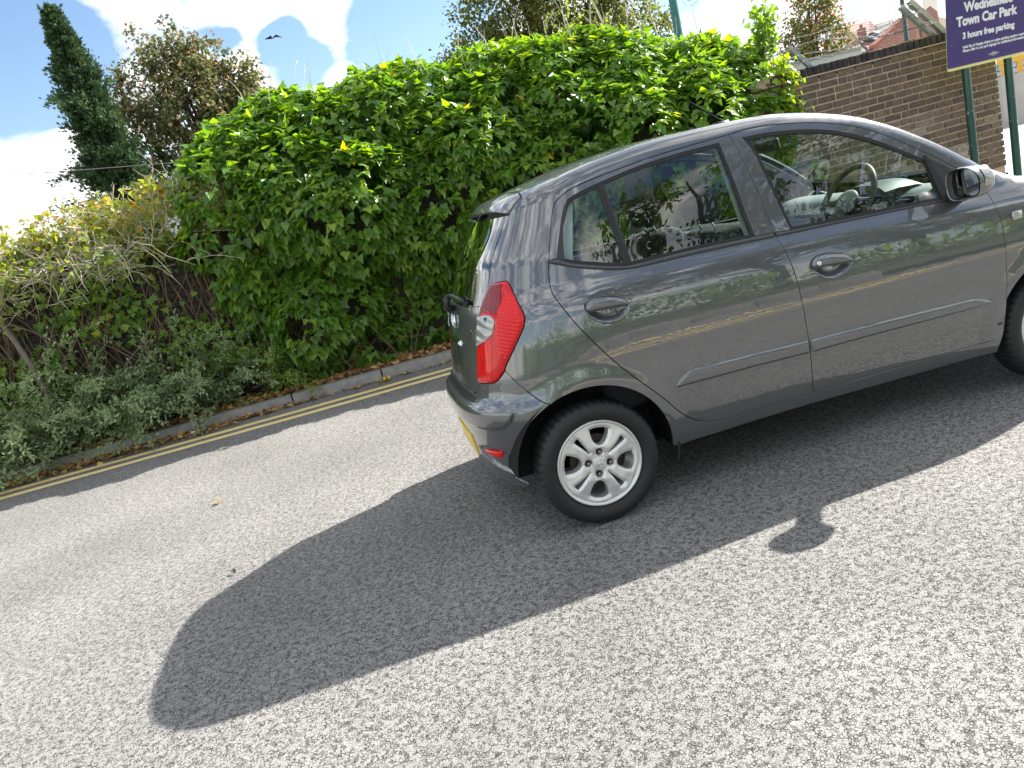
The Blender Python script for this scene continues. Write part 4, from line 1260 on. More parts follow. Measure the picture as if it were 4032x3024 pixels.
# ------------------------------------------------------------------ kerb, verge
KERBM = mat_simple('kerb_concrete', (.27, .26, .24), .92, noise=.45, nscale=14, bump=.7, bscale=70)
kerb = bpy.data.objects.new('kerb', None); COL.objects.link(kerb); tag(kerb, kind='structure')
def kerb_stone(x0, L, y, parent):
    b = MB(); b.bevbox((x0 + L / 2, y + .07 + rnd.uniform(-.004, .004), .02 + rnd.uniform(-.004, .004)), (L - .012, .14, .17), .014, Matrix.Rotation(rnd.uniform(-.003, .003), 3, 'Z'), 2)
    o = b.build('kerb_stone', KERBM, parent); auto_smooth(o, 50); return o
for i in range(-8, 10): kerb_stone(-.77 + .95 * i, .95, 4.275, kerb)
kerb2 = bpy.data.objects.new('kerb', None); COL.objects.link(kerb2); tag(kerb2, kind='structure')
for i in range(-6, 7): kerb_stone(-.5 + .95 * i, .95, -7.30, kerb2)
SOIL = mat_simple('dry_soil', (.10, .075, .055), .95, noise=.5, nscale=18, bump=1., bscale=60)
def bumpy(name, x0, x1, y0, y1, z, amp, mat, nx, ny):
    V = []; F = []
    for j in range(ny + 1):
        for i in range(nx + 1):
            x = x0 + (x1 - x0) * i / nx; y = y0 + (y1 - y0) * j / ny
            e = min(1, (y - y0) / .08) if y0 > 0 else 1
            zz = z + amp * (math.sin(x * 5.1 + y * 3.3) * math.sin(y * 6.7 - x * 1.7) + .6 * math.sin(x * 13.7 + 1) * math.sin(y * 11.3)) * e + .03 * max(0, y - 4.6)
            V.append((x, y, zz + rnd.uniform(-.004, .004)))
    for j in range(ny):
        for i in range(nx): F.append((j * (nx + 1) + i, j * (nx + 1) + i + 1, (j + 1) * (nx + 1) + i + 1, (j + 1) * (nx + 1) + i))
    return tag(mesh_obj(name, V, F, mat, None, True), kind='structure')
bumpy('verge', -9, 7.6, 4.405, 5.3, .085, .012, SOIL, 260, 20)
GRASSY = mat_simple('grass_bank', (.05, .075, .025), .95, noise=.5, nscale=3, bump=1., bscale=40)
sheet('grass_bank', -40, 60, -60, -7.17, .06, GRASSY)
# car park behind the wall end and the open ground on the right
PALE = mat_simple('pale_concrete_paving', (.40, .38, .35), .9, noise=.2, nscale=2.5, bump=.5, bscale=50)
sheet('car_park', 7.6, 60, 4.30, 60, .012, PALE)
sheet('yard', -40, 7.4, 5.0, 60, .03, GRASSY)
WHITE = mat_simple('white_road_paint', (.72, .71, .68), .8, noise=.1, nscale=20)
for k, (a, b) in enumerate((((9.2, 5.4), (14.2, 5.7)), ((11.0, 9.0), (20.0, 10.2)), ((13.5, 14.0), (26.0, 15.4)))):
    tag(wavy_line('bay_line', [a, ((a[0] + b[0]) / 2, (a[1] + b[1]) / 2), b], .10, .018, WHITE), kind='structure')

# ------------------------------------------------------------------ leaves
SH_IVY = (np.array([(0, 0, 0), (-.30, -.06, .03), (-.46, .14, .05), (-.34, .36, .04), (-.20, .58, .02), (0, 1.0, -.10), (.20, .58, .02), (.34, .36, .04), (.46, .14, .05), (.30, -.06, .03), (0, .30, -.05), (0, .62, -.05)]),
          np.array([(0, 10, 1), (1, 10, 2), (2, 10, 3), (3, 10, 11), (3, 11, 4), (4, 11, 5), (5, 11, 6), (6, 11, 7), (7, 11, 10), (7, 10, 8), (8, 10, 9), (9, 10, 0)]))
SH_LOBE = (np.array([(0, 0, 0), (-.22, -.10, .03), (-.62, .05, .06), (-.28, .26, .02), (-.48, .62, .03), (-.17, .55, .0), (0, 1.0, -.08), (.17, .55, .0), (.48, .62, .03), (.28, .26, .02), (.62, .05, .06), (.22, -.10, .03), (0, .33, -.04)]),
           np.array([(0, 12, 1), (1, 12, 3), (1, 3, 2), (3, 12, 5), (3, 5, 4), (5, 12, 6), (6, 12, 7), (7, 12, 9), (7, 9, 8), (9, 12, 11), (9, 11, 10), (11, 12, 0)]))
SH_OVAL = (np.array([(0, 0, 0), (-.28, .35, .05), (-.22, .72, .05), (0, 1, 0), (.22, .72, .05), (.28, .35, .05)]), np.array([(0, 2, 1), (0, 3, 2), (0, 4, 3), (0, 5, 4)]))
SH_TRI = (np.array([(-.4, 0, 0), (.4, 0, 0), (.12, 1, .08), (-.12, 1, .08)]), np.array([(0, 1, 2), (0, 2, 3)]))
SH_SPRAY = (np.array([(0, 0, 0), (-.10, .3, .02), (-.32, .50, .0), (-.10, .52, .03), (-.24, .78, .0), (-.05, .75, .02), (0, 1.1, -.04), (.05, .75, .02), (.24, .78, 0), (.10, .52, .03), (.32, .50, 0), (.10, .3, .02)]),
            np.array([(0, 11, 1), (1, 11, 9), (1, 9, 3), (1, 3, 2), (11, 10, 9), (3, 9, 7), (3, 7, 5), (3, 5, 4), (9, 8, 7), (5, 7, 6)]))

def unit(a): return a / np.maximum(1e-9, np.linalg.norm(a, axis=-1))[..., None]
def leaf_frames(tip, nor):
    t = unit(tip); n = nor - (nor * t).sum(1)[:, None] * t; n = unit(n)
    return np.cross(t, n), t, n
def leaf_geo(pos, tip, nor, size, shape):
    X, Y, Z = leaf_frames(tip, nor)
    sv, sf = shape
    curl = RS.uniform(.4, 1.8, len(pos))[:, None, None]
    V = pos[:, None, :] + size[:, None, None] * (sv[None, :, 0:1] * X[:, None] + sv[None, :, 1:2] * Y[:, None] + sv[None, :, 2:3] * curl * Z[:, None])
    F = sf[None] + (np.arange(len(pos)) * len(sv))[:, None, None]
    return V.reshape(-1, 3), F.reshape(-1, 3), len(sv)
def leaves(name, pos, tip, nor, size, shape, mat, parent, tint, smooth=False):
    V, F, k = leaf_geo(pos, tip, nor, size, shape)
    return fast_mesh(name, V, F, mat, parent, smooth, np.repeat(tint, k))

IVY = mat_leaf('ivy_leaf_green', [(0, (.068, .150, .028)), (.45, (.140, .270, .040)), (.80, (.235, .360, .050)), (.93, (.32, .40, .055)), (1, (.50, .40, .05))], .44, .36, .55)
IVYY = mat_leaf('ivy_leaf_yellowing', [(0, (.11, .18, .03)), (.4, (.22, .28, .045)), (.75, (.34, .34, .05)), (.93, (.45, .33, .05)), (1, (.30, .12, .03))], .38, .42, .4)
COTO = mat_leaf('cotoneaster_leaf', [(0, (.17, .24, .11)), (.5, (.27, .35, .17)), (.85, (.36, .43, .20)), (1, (.42, .41, .12))], .2, .5, .4)
COTOY = mat_leaf('young_shrub_leaf', [(0, (.10, .18, .04)), (.5, (.20, .31, .07)), (1, (.32, .38, .10))], .3, .45, .4)
STEM = mat_simple('pale_ivy_stem', (.64, .56, .42), .85, noise=.35, nscale=25)
STEMD = mat_simple('brown_ivy_stem', (.19, .13, .085), .9, noise=.4, nscale=25)
BARK = mat_simple('tree_bark', (.07, .055, .042), .95, noise=.4, nscale=9, bump=1., bscale=30)

# ------------------------------------------------------------------ brick wall
def mat_brick(name, stops, sc=14.):
    m, n, l, p = new_mat(name)
    oi = n.new('ShaderNodeObjectInfo'); r = ramp(n, stops)
    l.new(oi.outputs['Random'], r.inputs['Fac'])
    tc = n.new('ShaderNodeTexCoord')
    ge = n.new('ShaderNodeNewGeometry')
    t = n.new('ShaderNodeTexNoise'); t.inputs['Scale'].default_value = sc; t.inputs['Detail'].default_value = 8; t.inputs['Roughness'].default_value = .7
    l.new(ge.outputs['Position'], t.inputs['Vector'])
    mr = n.new('ShaderNodeMapRange'); mr.inputs['From Min'].default_value = .3; mr.inputs['From Max'].default_value = .72; mr.inputs['To Min'].default_value = .55; mr.inputs['To Max'].default_value = 1.5
    l.new(t.outputs['Fac'], mr.inputs['Value'])
    hs = n.new('ShaderNodeHueSaturation'); l.new(r.outputs['Color'], hs.inputs['Color']); l.new(mr.outputs['Result'], hs.inputs['Value'])
    l.new(hs.outputs['Color'], p.inputs['Base Color'])
    p.inputs['Roughness'].default_value = .9; p.inputs['Specular IOR Level'].default_value = .3
    t2 = n.new('ShaderNodeTexNoise'); t2.inputs['Scale'].default_value = 90; t2.inputs['Detail'].default_value = 5
    l.new(ge.outputs['Position'], t2.inputs['Vector'])
    b = n.new('ShaderNodeBump'); b.inputs['Strength'].default_value = .8; b.inputs['Distance'].default_value = .006
    l.new(t2.outputs['Fac'], b.inputs['Height']); l.new(b.outputs['Normal'], p.inputs['Normal'])
    return m
BRICK = mat_brick('weathered_brick', [(0, (.100, .078, .070)), (.25, (.130, .102, .072)), (.5, (.150, .122, .080)), (.75, (.115, .090, .078)), (1, (.17, .135, .09))])
BRICKO = mat_brick('old_rough_brick', [(0, (.14, .105, .078)), (.3, (.19, .148, .108)), (.6, (.12, .092, .074)), (.86, (.21, .168, .125)), (.95, (.32, .29, .25)), (1, (.40, .37, .33))], 22.)
COPING = mat_brick('blue_engineering_brick', [(0, (.035, .033, .036)), (1, (.062, .056, .055))])
MORTAR = mat_simple('sandy_mortar', (.52, .39, .29), .95, noise=.3, nscale=12, bump=.8, bscale=150)
wall = thing('brick_wall', 'weathered brown brick wall with dark soldier coping behind the car and sign posts', 'wall', (5.5, 4.40, 0))
wall.rotation_euler = (0, -.020, 0)
cm = MB(); cm.box((5.5 + .13, 4.40 + .121, 1.0), (3.16, .204, 2.0)); cm.build('mortar_core', MORTAR, wall)
def brick_mesh(name, d, mat, rough):
    bm = bmesh.new(); bmesh.ops.create_cube(bm, size=1)
    for v in bm.verts: v.co = Vector((v.co.x * d[0], v.co.y * d[1], v.co.z * d[2]))
    bmesh.ops.bevel(bm, geom=bm.edges[:], offset=.006, segments=1, affect='EDGES')
    for v in bm.verts: v.co += Vector((rnd.uniform(-1, 1), rnd.uniform(-1, 1), rnd.uniform(-1, 1))) * rough
    me = bpy.data.meshes.new(name); bm.to_mesh(me); bm.free(); me.materials.append(mat); return me
BP, CP = .2335, .0795
full = [brick_mesh('brick', (BP - .013, .10, CP - .014), BRICK, .0012) for _ in range(3)]
half = [brick_mesh('brick', (BP / 2 - .013, .10, CP - .014), BRICK, .0012) for _ in range(2)]
fullo = [brick_mesh('brick', (BP - .016, .10, CP - .017), BRICKO, .0035) for _ in range(4)]
halfo = [brick_mesh('brick', (BP / 2 - .016, .10, CP - .017), BRICKO, .0035) for _ in range(2)]
top = 2.035
nb = 0
for c in range(20):
    z = top - CP * (c + .5)
    old = c >= 9
    x = 7.235 - 5.5; k = [0, .5, .25, .75, .5, 0, .62, .3, .8, .45, 0, .5, .2, .7, .4, .9, .25, .6, 0, .5][c]
    x1 = x
    if k:   # closer at the wall end
        o = bpy.data.objects.new('brick', (fullo if old else full)[0]); o.scale = ((BP * k - .012) / (BP - .013), 1, 1)
        o.location = (x1 - BP * k / 2, .056, z); link(o, wall); nb += 1; x1 -= BP * k
    first = True
    while x1 > -1.16 and nb < 296:
        w = BP / 2 if (not first and rnd.random() < .045) else BP
        me = rnd.choice((halfo if old else half) if w < .2 else (fullo if old else full))
        o = bpy.data.objects.new('brick', me)
        o.location = (x1 - w / 2 + rnd.uniform(-.002, .002), .058 + rnd.uniform(-.002, .002) - (.003 if old else 0), z + rnd.uniform(-.0015, .0015))
        if old: o.rotation_euler = (0, rnd.uniform(-.012, .012), 0)
        link(o, wall); nb += 1
        x1 -= w; first = False
cb = MB(); cb.box((5.5 + .13, 4.40 + .10, 2.041), (3.16, .196, .014)); cb.build('mortar_bed', MORTAR, wall)
cop = [brick_mesh('coping_brick', (.0775 - .0125, .225, .095), COPING, .0022) for _ in range(4)]
cb = MB(); cb.box((5.5 + .12, 4.40 + .115, 2.09), (3.12, .196, .088)); cb.build('coping_mortar', MORTAR, wall)
for i in range(38):
    o = bpy.data.objects.new('coping_brick', rnd.choice(cop))
    o.location = (1.70 - .0777 * i, .108 + rnd.uniform(-.003, .003), 2.096 + rnd.uniform(-.003, .003))
    o.rotation_euler = (0, rnd.uniform(-.03, .03), rnd.uniform(-.01, .01)); link(o, wall)
# moss and dead grass along the top of the coping
n = 900
mx_ = RS.uniform(-1.2, 1.74, n); pos = np.stack([5.5 + mx_, 4.40 + RS.uniform(.0, .2, n), np.full(n, 2.142) + .02 * mx_], 1)
MOSS = mat_leaf('dry_moss', [(0, (.20, .15, .06)), (1, (.42, .34, .13))], .2, .9, .1)
ms = leaves('moss', pos, np.stack([RS.normal(0, 1, n), RS.normal(-.2, 1, n), RS.uniform(.0, .7, n)], 1), RS.normal(0, 1, (n, 3)), RS.uniform(.008, .022, n), SH_TRI, MOSS, None, RS.rand(n))
ms.parent = wall; ms.matrix_parent_inverse = Matrix.Translation((-5.5, -4.40, 0)); ms['kind'] = 'stuff'
# the old wall under the ivy
BRICKW = mat_simple('dark_old_brick', (.050, .040, .034), .95, noise=.5, nscale=10, bump=1., bscale=40)  # dark brown base varied by noise, same over the whole wall
iw = thing('boundary_wall', 'low dark old brick wall almost hidden behind ivy stems', 'wall', (-1, 4.75, 0))
def old_wall():
    b = MB()
    x0, x1, y0 = -9.0, 4.30, 4.86
    b.box(((x0 + x1) / 2, y0 + .115, .95), (x1 - x0, .20, 1.90))
    return b.build('wall_core', BRICKW, iw)
old_wall()
mw = [brick_mesh('brick', (.222, .10, .066), BRICKW, .003) for _ in range(3)]
for c in range(14):
    for i in range(16):
        o = bpy.data.objects.new('brick', rnd.choice(mw))
        o.location = (-4.6 + .235 * i + (.117 if c % 2 else 0) + 1, .15 + rnd.uniform(-.004, .004), .72 + .0795 * c); link(o, iw)

# ------------------------------------------------------------------ ivy hedge
hedge = thing('ivy_hedge', 'tall thick glossy green ivy hedge overhanging the verge behind the car', 'hedge', (1.5, 5.2, 0))
TOPX = np.array([-2.2, -1.97, -1.79, -1.31, -.9, -.52, -.18, .34, .71, 1.08, 1.65, 2.17, 2.73, 3.28, 3.85, 4.3, 4.62])
TOPZ = np.array([2.35, 2.80, 2.98, 3.12, 3.16, 3.10, 3.20, 3.20, 3.06, 3.16, 3.26, 3.16, 3.08, 2.92, 2.82, 2.62, 2.20])
LC = []; LR = []
def bulge(x, z): return .16 * math.sin(x * 3.1 + z * 1.7 + .6) * math.sin(z * 3.3 - x * 1.2 + 1.) + .09 * math.sin(x * 6.3 - z * 4.1)
for _ in range(4000):
    x = RS.uniform(-1.95, 4.62); zt = np.interp(x, TOPX, TOPZ) - .06
    u = RS.rand()
    r = RS.uniform(.16, .40)
    if u < .66:      # front face; it overhangs at the top and hollows lower down
        z = RS.uniform(.15, zt - r * .8)
        hollow = .42 * sst(1.7, .9, z) * (.6 + .4 * math.sin(x * 2.1 + 1))
        y = 4.72 + hollow + RS.uniform(-.08, .16) - .12 * sst(3.6, 4.5, x) + .95 * np.clip((z - zt + 1.0) / 1.0, 0, 1) ** 1.3 - bulge(x, z) - .12 * sst(2.5, 2.1, z) * sst(1.2, 1.7, z)
        if z < .7: r *= .7
    else:
        y = RS.uniform(5.0, 5.75); z = zt - r * .9 - .8 * max(0, 5.35 - y) + RS.uniform(-.14, .06) + .10 * math.sin(x * 4.3) * math.sin(y * 5 + x)
    if x < -1.5 and z < 1.9 and RS.rand() < .6: continue
    if x > 4.3: r = min(r, .24)
    LC.append((x, y, z)); LR.append(r)
    if len(LC) >= 860: break
LC = np.array(LC); LR = np.array(LR)
def cluster_points(LC, LR, per_m2, jit):
    P = []; N = []
    for c, r in zip(LC, LR):
        m = int(4 * math.pi * r * r * per_m2)
        d = unit(RS.normal(0, 1, (m, 3)))
        P.append(c + d * r * RS.uniform(.9, 1.08, m)[:, None]); N.append(d)
    P = np.concatenate(P); N = np.concatenate(N)
    keep = np.ones(len(P), bool)
    for i in range(0, len(P), 4000):
        q = P[i:i + 4000]
        dd = np.sqrt(((q[:, None] - LC[None]) ** 2).sum(2)) / LR[None]
        keep[i:i + 4000] = dd.min(1) > .86
    view = (N * unit(CAMP - P)).sum(1)
    keep &= (view > -.25) | (N[:, 2] > .45)
    keep &= P[:, 2] > .12
    return P[keep], N[keep]
CPp, CNn = cluster_points(LC, LR, 66, 0)
def rosettes(P, N, k, size, droop=.75, spread=.06):
    m = len(P) * k
    p = np.repeat(P, k, 0); n = np.repeat(N, k, 0)
    d = unit(RS.normal(0, 1, (m, 3))); d = unit(d + n * .75)
    pos = p + d * RS.uniform(.25, 1.2, m)[:, None] * spread
    tip = unit(d * .8 + n * .25 + np.array([0, 0, -droop]) + RS.normal(0, .22, (m, 3)))
    nor = unit(n * .75 + np.array([0, 0, .62]) + RS.normal(0, .28, (m, 3)))
    return pos, tip, nor, RS.uniform(size[0], size[1], m)
pos, tip, nor, siz = rosettes(CPp, CNn, 7, (.066, .118), spread=.075)
lump_t = np.repeat(RS.normal(0, .16, len(CPp)), 7)
tint = np.clip(.42 + lump_t + RS.normal(0, .15, len(pos)), 0, .92)
yl = RS.rand(len(pos)) < .002
tint[yl] = 1.
old_ = RS.rand(len(pos)) < .05; tint[old_] *= .25
print('ivy leaves', len(pos))
# the 290 leaves that show largest stay separate
px, dep = project(pos)
vis = (px[:, 0] > 60) & (px[:, 0] < 3150) & (px[:, 1] > 100) & (px[:, 1] < 1480) & ((px[:, 0] < 1750) | (px[:, 1] < 430)) & (np.repeat(CNn[:, 1], 7) < -.45)
score = np.where(vis, siz / dep, 0)
big = np.argsort(-score)[:290]
mask = np.ones(len(pos), bool); mask[big] = False
fo = leaves('foliage', pos[mask], tip[mask], nor[mask], siz[mask], SH_IVY, IVY, hedge, tint[mask]); fo['kind'] = 'stuff'
def mat_leaf_obj():
    m, n, l, p = new_mat('ivy_leaf_single')
    out = n['Material Output']
    at = n.new('ShaderNodeObjectInfo')
    r = ramp(n, [(0, (.075, .16, .028)), (.6, (.145, .275, .04)), (.92, (.235, .36, .05)), (1, (.32, .40, .055))])
    l.new(at.outputs['Random'], r.inputs['Fac']); l.new(r.outputs['Color'], p.inputs['Base Color'])
    p.inputs['Roughness'].default_value = .36
    t = n.new('ShaderNodeBsdfTranslucent'); l.new(r.outputs['Color'], t.inputs['Color'])
    mx = n.new('ShaderNodeMixShader'); mx.inputs['Fac'].default_value = .28
    l.new(p.outputs['BSDF'], mx.inputs[1]); l.new(t.outputs['BSDF'], mx.inputs[2]); l.new(mx.outputs['Shader'], out.inputs['Surface'])
    return m
LEAF1 = mat_leaf_obj()
leaf_me = []
for sh in (SH_IVY, SH_IVY, SH_LOBE):
    me = bpy.data.meshes.new('ivy_leaf'); me.from_pydata(sh[0].tolist(), [], sh[1].tolist()); me.materials.append(LEAF1); me.update(); leaf_me.append(me)
Xl, Yl, Zl = leaf_frames(tip[big], nor[big])
for i, b in enumerate(big):
    o = bpy.data.objects.new('leaf', leaf_me[i % 3])
    s = siz[b]; p = pos[b] - np.array(hedge.location)
    o.matrix_local = Matrix(((Xl[i][0] * s, Yl[i][0] * s, Zl[i][0] * s, p[0]), (Xl[i][1] * s, Yl[i][1] * s, Zl[i][1] * s, p[1]), (Xl[i][2] * s, Yl[i][2] * s, Zl[i][2] * s, p[2]), (0, 0, 0, 1)))
    link(o, hedge)
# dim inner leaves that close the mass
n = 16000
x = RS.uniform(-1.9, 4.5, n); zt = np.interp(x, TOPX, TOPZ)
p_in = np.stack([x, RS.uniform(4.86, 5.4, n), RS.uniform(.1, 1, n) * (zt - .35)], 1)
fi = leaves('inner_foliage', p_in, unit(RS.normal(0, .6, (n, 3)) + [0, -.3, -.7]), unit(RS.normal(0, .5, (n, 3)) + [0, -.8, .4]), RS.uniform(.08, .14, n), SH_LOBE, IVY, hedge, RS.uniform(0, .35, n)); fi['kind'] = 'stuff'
# ivy creeping over the soil
n = 2600
x = RS.uniform(-2.0, 1.2, n); y = 4.76 + np.abs(RS.normal(0, .16, n))
pos2 = np.stack([x, y, .10 + RS.uniform(0, .08, n) + .6 * np.maximum(0, y - 4.75)], 1)
cr = leaves('ground_ivy', pos2, unit(RS.normal(0, 1, (n, 3)) * [1, 1, .3] + [0, -.3, -.1]), unit(RS.normal(0, .45, (n, 3)) + [0, -.5, 1.]), RS.uniform(.035, .065, n), SH_LOBE, IVY, hedge, np.clip(RS.normal(.35, .18, n), 0, 1)); cr['kind'] = 'stuff'

# woody stems
def wander(p, d, L, n, bend, grav=0., amp=.25):
    pts = [Vector(p)]; d = Vector(d).normalized()
    for i in range(n):
        d = (d + Vector((rnd.gauss(0, amp), rnd.gauss(0, amp * .6), rnd.gauss(0, amp))) * bend + Vector((0, 0, grav))).normalized()
        pts.append(pts[-1] + d * (L / n))
    return pts
st = MB()
for _ in range(46):
    x = rnd.uniform(-1.6, 4.1); zt = float(np.interp(x, TOPX, TOPZ))
    p = wander((x, rnd.uniform(4.9, 5.7), zt - .15), (rnd.uniform(-.4, .4), rnd.uniform(-.3, .1), 1), rnd.uniform(.25, .62), 7, .5)
    st.tube(p, [.006 - .0006 * i for i in range(8)], 4)
tp = st.build('top_twigs', STEM, hedge, True); tp['kind'] = 'stuff'
# dry arching twigs low down in front of the hedge
tw = MB()
for k in range(34):
    x = rnd.uniform(-1.75, -.35)
    p = wander((x, rnd.uniform(4.62, 4.8), .12), (rnd.uniform(-.5, .5), rnd.uniform(-.5, .0), 1.), rnd.uniform(.35, .95), 10, .55, -.09)
    tw.tube(p, [.0075 * (1 - .07 * i) for i in range(11)], 5)
two = thing('dead_shrub', 'small dead shrub of bare arching twigs at the foot of the ivy hedge', 'shrub', (-1.0, 4.7, .1))
t_ = tw.build('twigs', STEMD, two, True); t_['kind'] = 'stuff'
# twigs sticking up out of the crown near the lamp column
sh1 = thing('sapling', 'thin bare sapling with few leaves rising out of the ivy hedge top', 'sapling', (3.0, 5.6, 2.4))
sm = MB(); lp = []
for k in range(9):
    p = wander((3.0 + rnd.uniform(-.7, .7), 5.5 + rnd.uniform(-.2, .3), 2.7), (rnd.uniform(-.35, .35), 0, 1), rnd.uniform(.6, 1.25), 9, .35)
    sm.tube(p, [.011 * (1 - .08 * i) for i in range(10)], 5)
    for q in p[3:]:
        b = wander(q, (rnd.uniform(-1, 1), rnd.uniform(-.4, .4), .6), .22, 4, .5); sm.tube(b, [.004, .0035, .003, .0025, .002], 4)
        lp += [tuple(w) for w in b[1:] for _ in range(2)]
s_ = sm.build('stems', STEM, sh1, True); s_['kind'] = 'stuff'
lp = np.array(lp); n = len(lp)
s_ = leaves('leaves', lp, unit(RS.normal(0, 1, (n, 3)) + [0, 0, -.5]), unit(RS.normal(0, .6, (n, 3)) + [0, 0, 1]), RS.uniform(.03, .06, n), SH_OVAL, IVYY, sh1, RS.uniform(0, .6, n)); s_['kind'] = 'stuff'
# tall leafy shoots at the right end of the hedge
sh2 = thing('ivy_shoot', 'upright ivy shoot with dark leaves against the sky at the right end of the hedge', 'ivy', (4.55, 4.9, 2.2))
sm = MB(); lp = []
for k, (dx, L) in enumerate(((-.10, .62), (.02, .66), (.13, .55), (-.02, .45), (.22, .42))):
    p = wander((4.50 + dx * .4, 4.9 + rnd.uniform(-.1, .1), 2.30), (dx, -.1, 1), L, 8, .3); sm.tube(p, [.008 * (1 - .08 * i) for i in range(9)], 5)
    lp += [tuple(w) for w in p[3:] for _ in range(12)]
s_ = sm.build('stems', STEMD, sh2, True)
lp = np.array(lp); n = len(lp)
s_ = leaves('leaves', lp + RS.normal(0, .045, (n, 3)), unit(RS.normal(0, .8, (n, 3)) + [0, 0, -.8]), unit(RS.normal(0, .6, (n, 3)) + [0, -.4, .6]), RS.uniform(.05, .085, n), SH_IVY, IVY, sh2, RS.uniform(.2, .8, n)); s_['kind'] = 'stuff'
# sunlit fringe on the hedge's right edge, hanging over the wall
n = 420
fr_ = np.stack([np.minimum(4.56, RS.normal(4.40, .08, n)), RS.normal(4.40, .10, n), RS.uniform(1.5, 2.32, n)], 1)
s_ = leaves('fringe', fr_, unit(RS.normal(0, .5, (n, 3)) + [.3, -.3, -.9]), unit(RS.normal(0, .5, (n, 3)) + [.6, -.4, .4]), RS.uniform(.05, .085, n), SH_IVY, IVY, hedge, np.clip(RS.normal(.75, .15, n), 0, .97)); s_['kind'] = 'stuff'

# ------------------------------------------------------------------ half-dead ivy on the wall at the left
bi = thing('bare_ivy_shrub', 'half-bare straw-coloured ivy with tangled stems and yellowing leaves at the left', 'ivy', (-3.2, 4.85, 0))
sa = MB(); sb = MB(); lp = []; ld = []
def branch(p, d, L, r, depth, store, up):
    pts = wander(p, d, L, 9, .75, up)[:8]
    store.tube(pts, [r * (1 - .085 * i) for i in range(8)], 5 if r > .006 else 4)
    if depth > 0:
        for k in range(rnd.choice((2, 3, 3, 4))):
            q = pts[rnd.randint(2, 6)]
            dd = Vector((rnd.uniform(-1, 1), rnd.uniform(-.6, .5), rnd.uniform(-.2, 1)))
            branch(q, dd, L * rnd.uniform(.45, .7), r * .6, depth - 1, store, up)
    else:
        for q in pts[3:]: lp.append(tuple(q))
TS = np.array([-5.6, -4.4, -3.97, -3.71, -3.3, -3.0, -2.7, -2.45, -2.2, -1.9]); TZ = np.array([.55, .60, .62, .62, .78, .82, 1.0, 1.12, .95, .6])
for k in range(80):
    x = rnd.uniform(-5.2, -1.95); hh = float(np.interp(x, TS, TZ))
    branch((x, rnd.uniform(4.70, 5.15), 1.93), (rnd.uniform(-.45, .45), rnd.uniform(-.35, .2), 1), hh * rnd.uniform(.45, .85), rnd.uniform(.005, .010), 3 if k % 3 == 0 else 2, sa, .02)
for k in range(26):   # along the ledge
    x = rnd.uniform(-5.2, -2.2)
    branch((x, rnd.uniform(4.66, 4.80), 1.94 + rnd.uniform(-.06, .1)), (rnd.choice((-1, 1)), rnd.uniform(-.3, .1), rnd.uniform(-.1, .12)), rnd.uniform(.5, 1.1), rnd.uniform(.006, .012), 2, sa, 0)
lp_hi = list(lp); lp.clear()
for k in range(60):   # hanging loops in front of the wall
    x = rnd.uniform(-5.2, -2.6)
    branch((x, rnd.uniform(4.45, 4.66), 1.96), (rnd.uniform(-.8, .8), rnd.uniform(-.5, .0), -.3), rnd.uniform(.4, .9), rnd.uniform(.0035, .0075), 2, sa, -.06)
lp_lo = list(lp); lp.clear()
for k in range(190):   # vertical brown stems clinging to the wall
    x = rnd.uniform(-5.2, -1.15)
    p = wander((x, rnd.uniform(4.70, 4.84), rnd.uniform(1.3, 1.95) if x < -2 else rnd.uniform(.8, 1.5)), (rnd.uniform(-.35, .35), 0, -1), rnd.uniform(.7, 1.5), 10, .5)
    p = [q for q in p if q.z > .1]
    if len(p) > 2: sb.tube(p, rnd.uniform(.003, .008), 4)
o = sa.build('pale_stems', STEM, bi, True); o['kind'] = 'stuff'
o = sb.build('brown_stems', STEMD, bi, True); o['kind'] = 'stuff'
tk = MB(); tk.tube([(-4.30, 4.62, 1.75), (-4.18, 4.58, 1.52), (-4.11, 4.55, 1.30), (-4.06, 4.56, 1.05), (-4.03, 4.6, .75), (-4.0, 4.65, .1)], [.020, .024, .026, .027, .028, .030], 9)
tk.build('trunk', mat_simple('grey_bark', (.20, .17, .13), .9, noise=.35, nscale=20, bump=.8, bscale=50), bi, True)
lp_hi = np.array(lp_hi); lp_lo = np.array(lp_lo)
def sprinkle(name, base, keep, k, sz, mat, t0, t1, shape=SH_IVY):
    b = base[RS.rand(len(base)) < keep]; b = np.repeat(b, k, 0); n = len(b)
    if n == 0: return
    o = leaves(name, b + RS.normal(0, .035, (n, 3)), unit(RS.normal(0, .8, (n, 3)) + [0, -.2, -.6]), unit(RS.normal(0, .6, (n, 3)) + [0, -.4, .8]), RS.uniform(sz[0], sz[1], n), shape, mat, bi, np.clip(RS.normal((t0 + t1) / 2, (t1 - t0) / 3, n), 0, 1)); o['kind'] = 'stuff'
sprinkle('yellow_leaves', lp_hi[lp_hi[:, 2] < 2.5], .17, 2, (.045, .08), IVYY, .15, .85)
sprinkle('top_leaves', lp_hi[lp_hi[:, 2] >= 2.5], .07, 1, (.035, .06), IVYY, 0, .5)
sprinkle('low_leaves', lp_lo, .16, 2, (.045, .075), IVYY, -.1, .5)
n = 1900    # green skirt on the ledge and patches on the wall
x = RS.uniform(-5.2, -1.9, n)
pp = np.stack([x, RS.normal(4.84, .09, n), 1.99 + RS.normal(0, .09, n) + .10 * np.sin(x * 3.1)], 1)
o = leaves('ledge_leaves', pp, unit(RS.normal(0, .8, (n, 3)) + [0, -.3, -.6]), unit(RS.normal(0, .5, (n, 3)) + [0, -.4, .9]), RS.uniform(.045, .08, n), SH_IVY, IVYY, bi, np.clip(RS.normal(.25, .25, n), 0, 1)); o['kind'] = 'stuff'
n = 4200
x = RS.uniform(-5.2, -1.1, n)
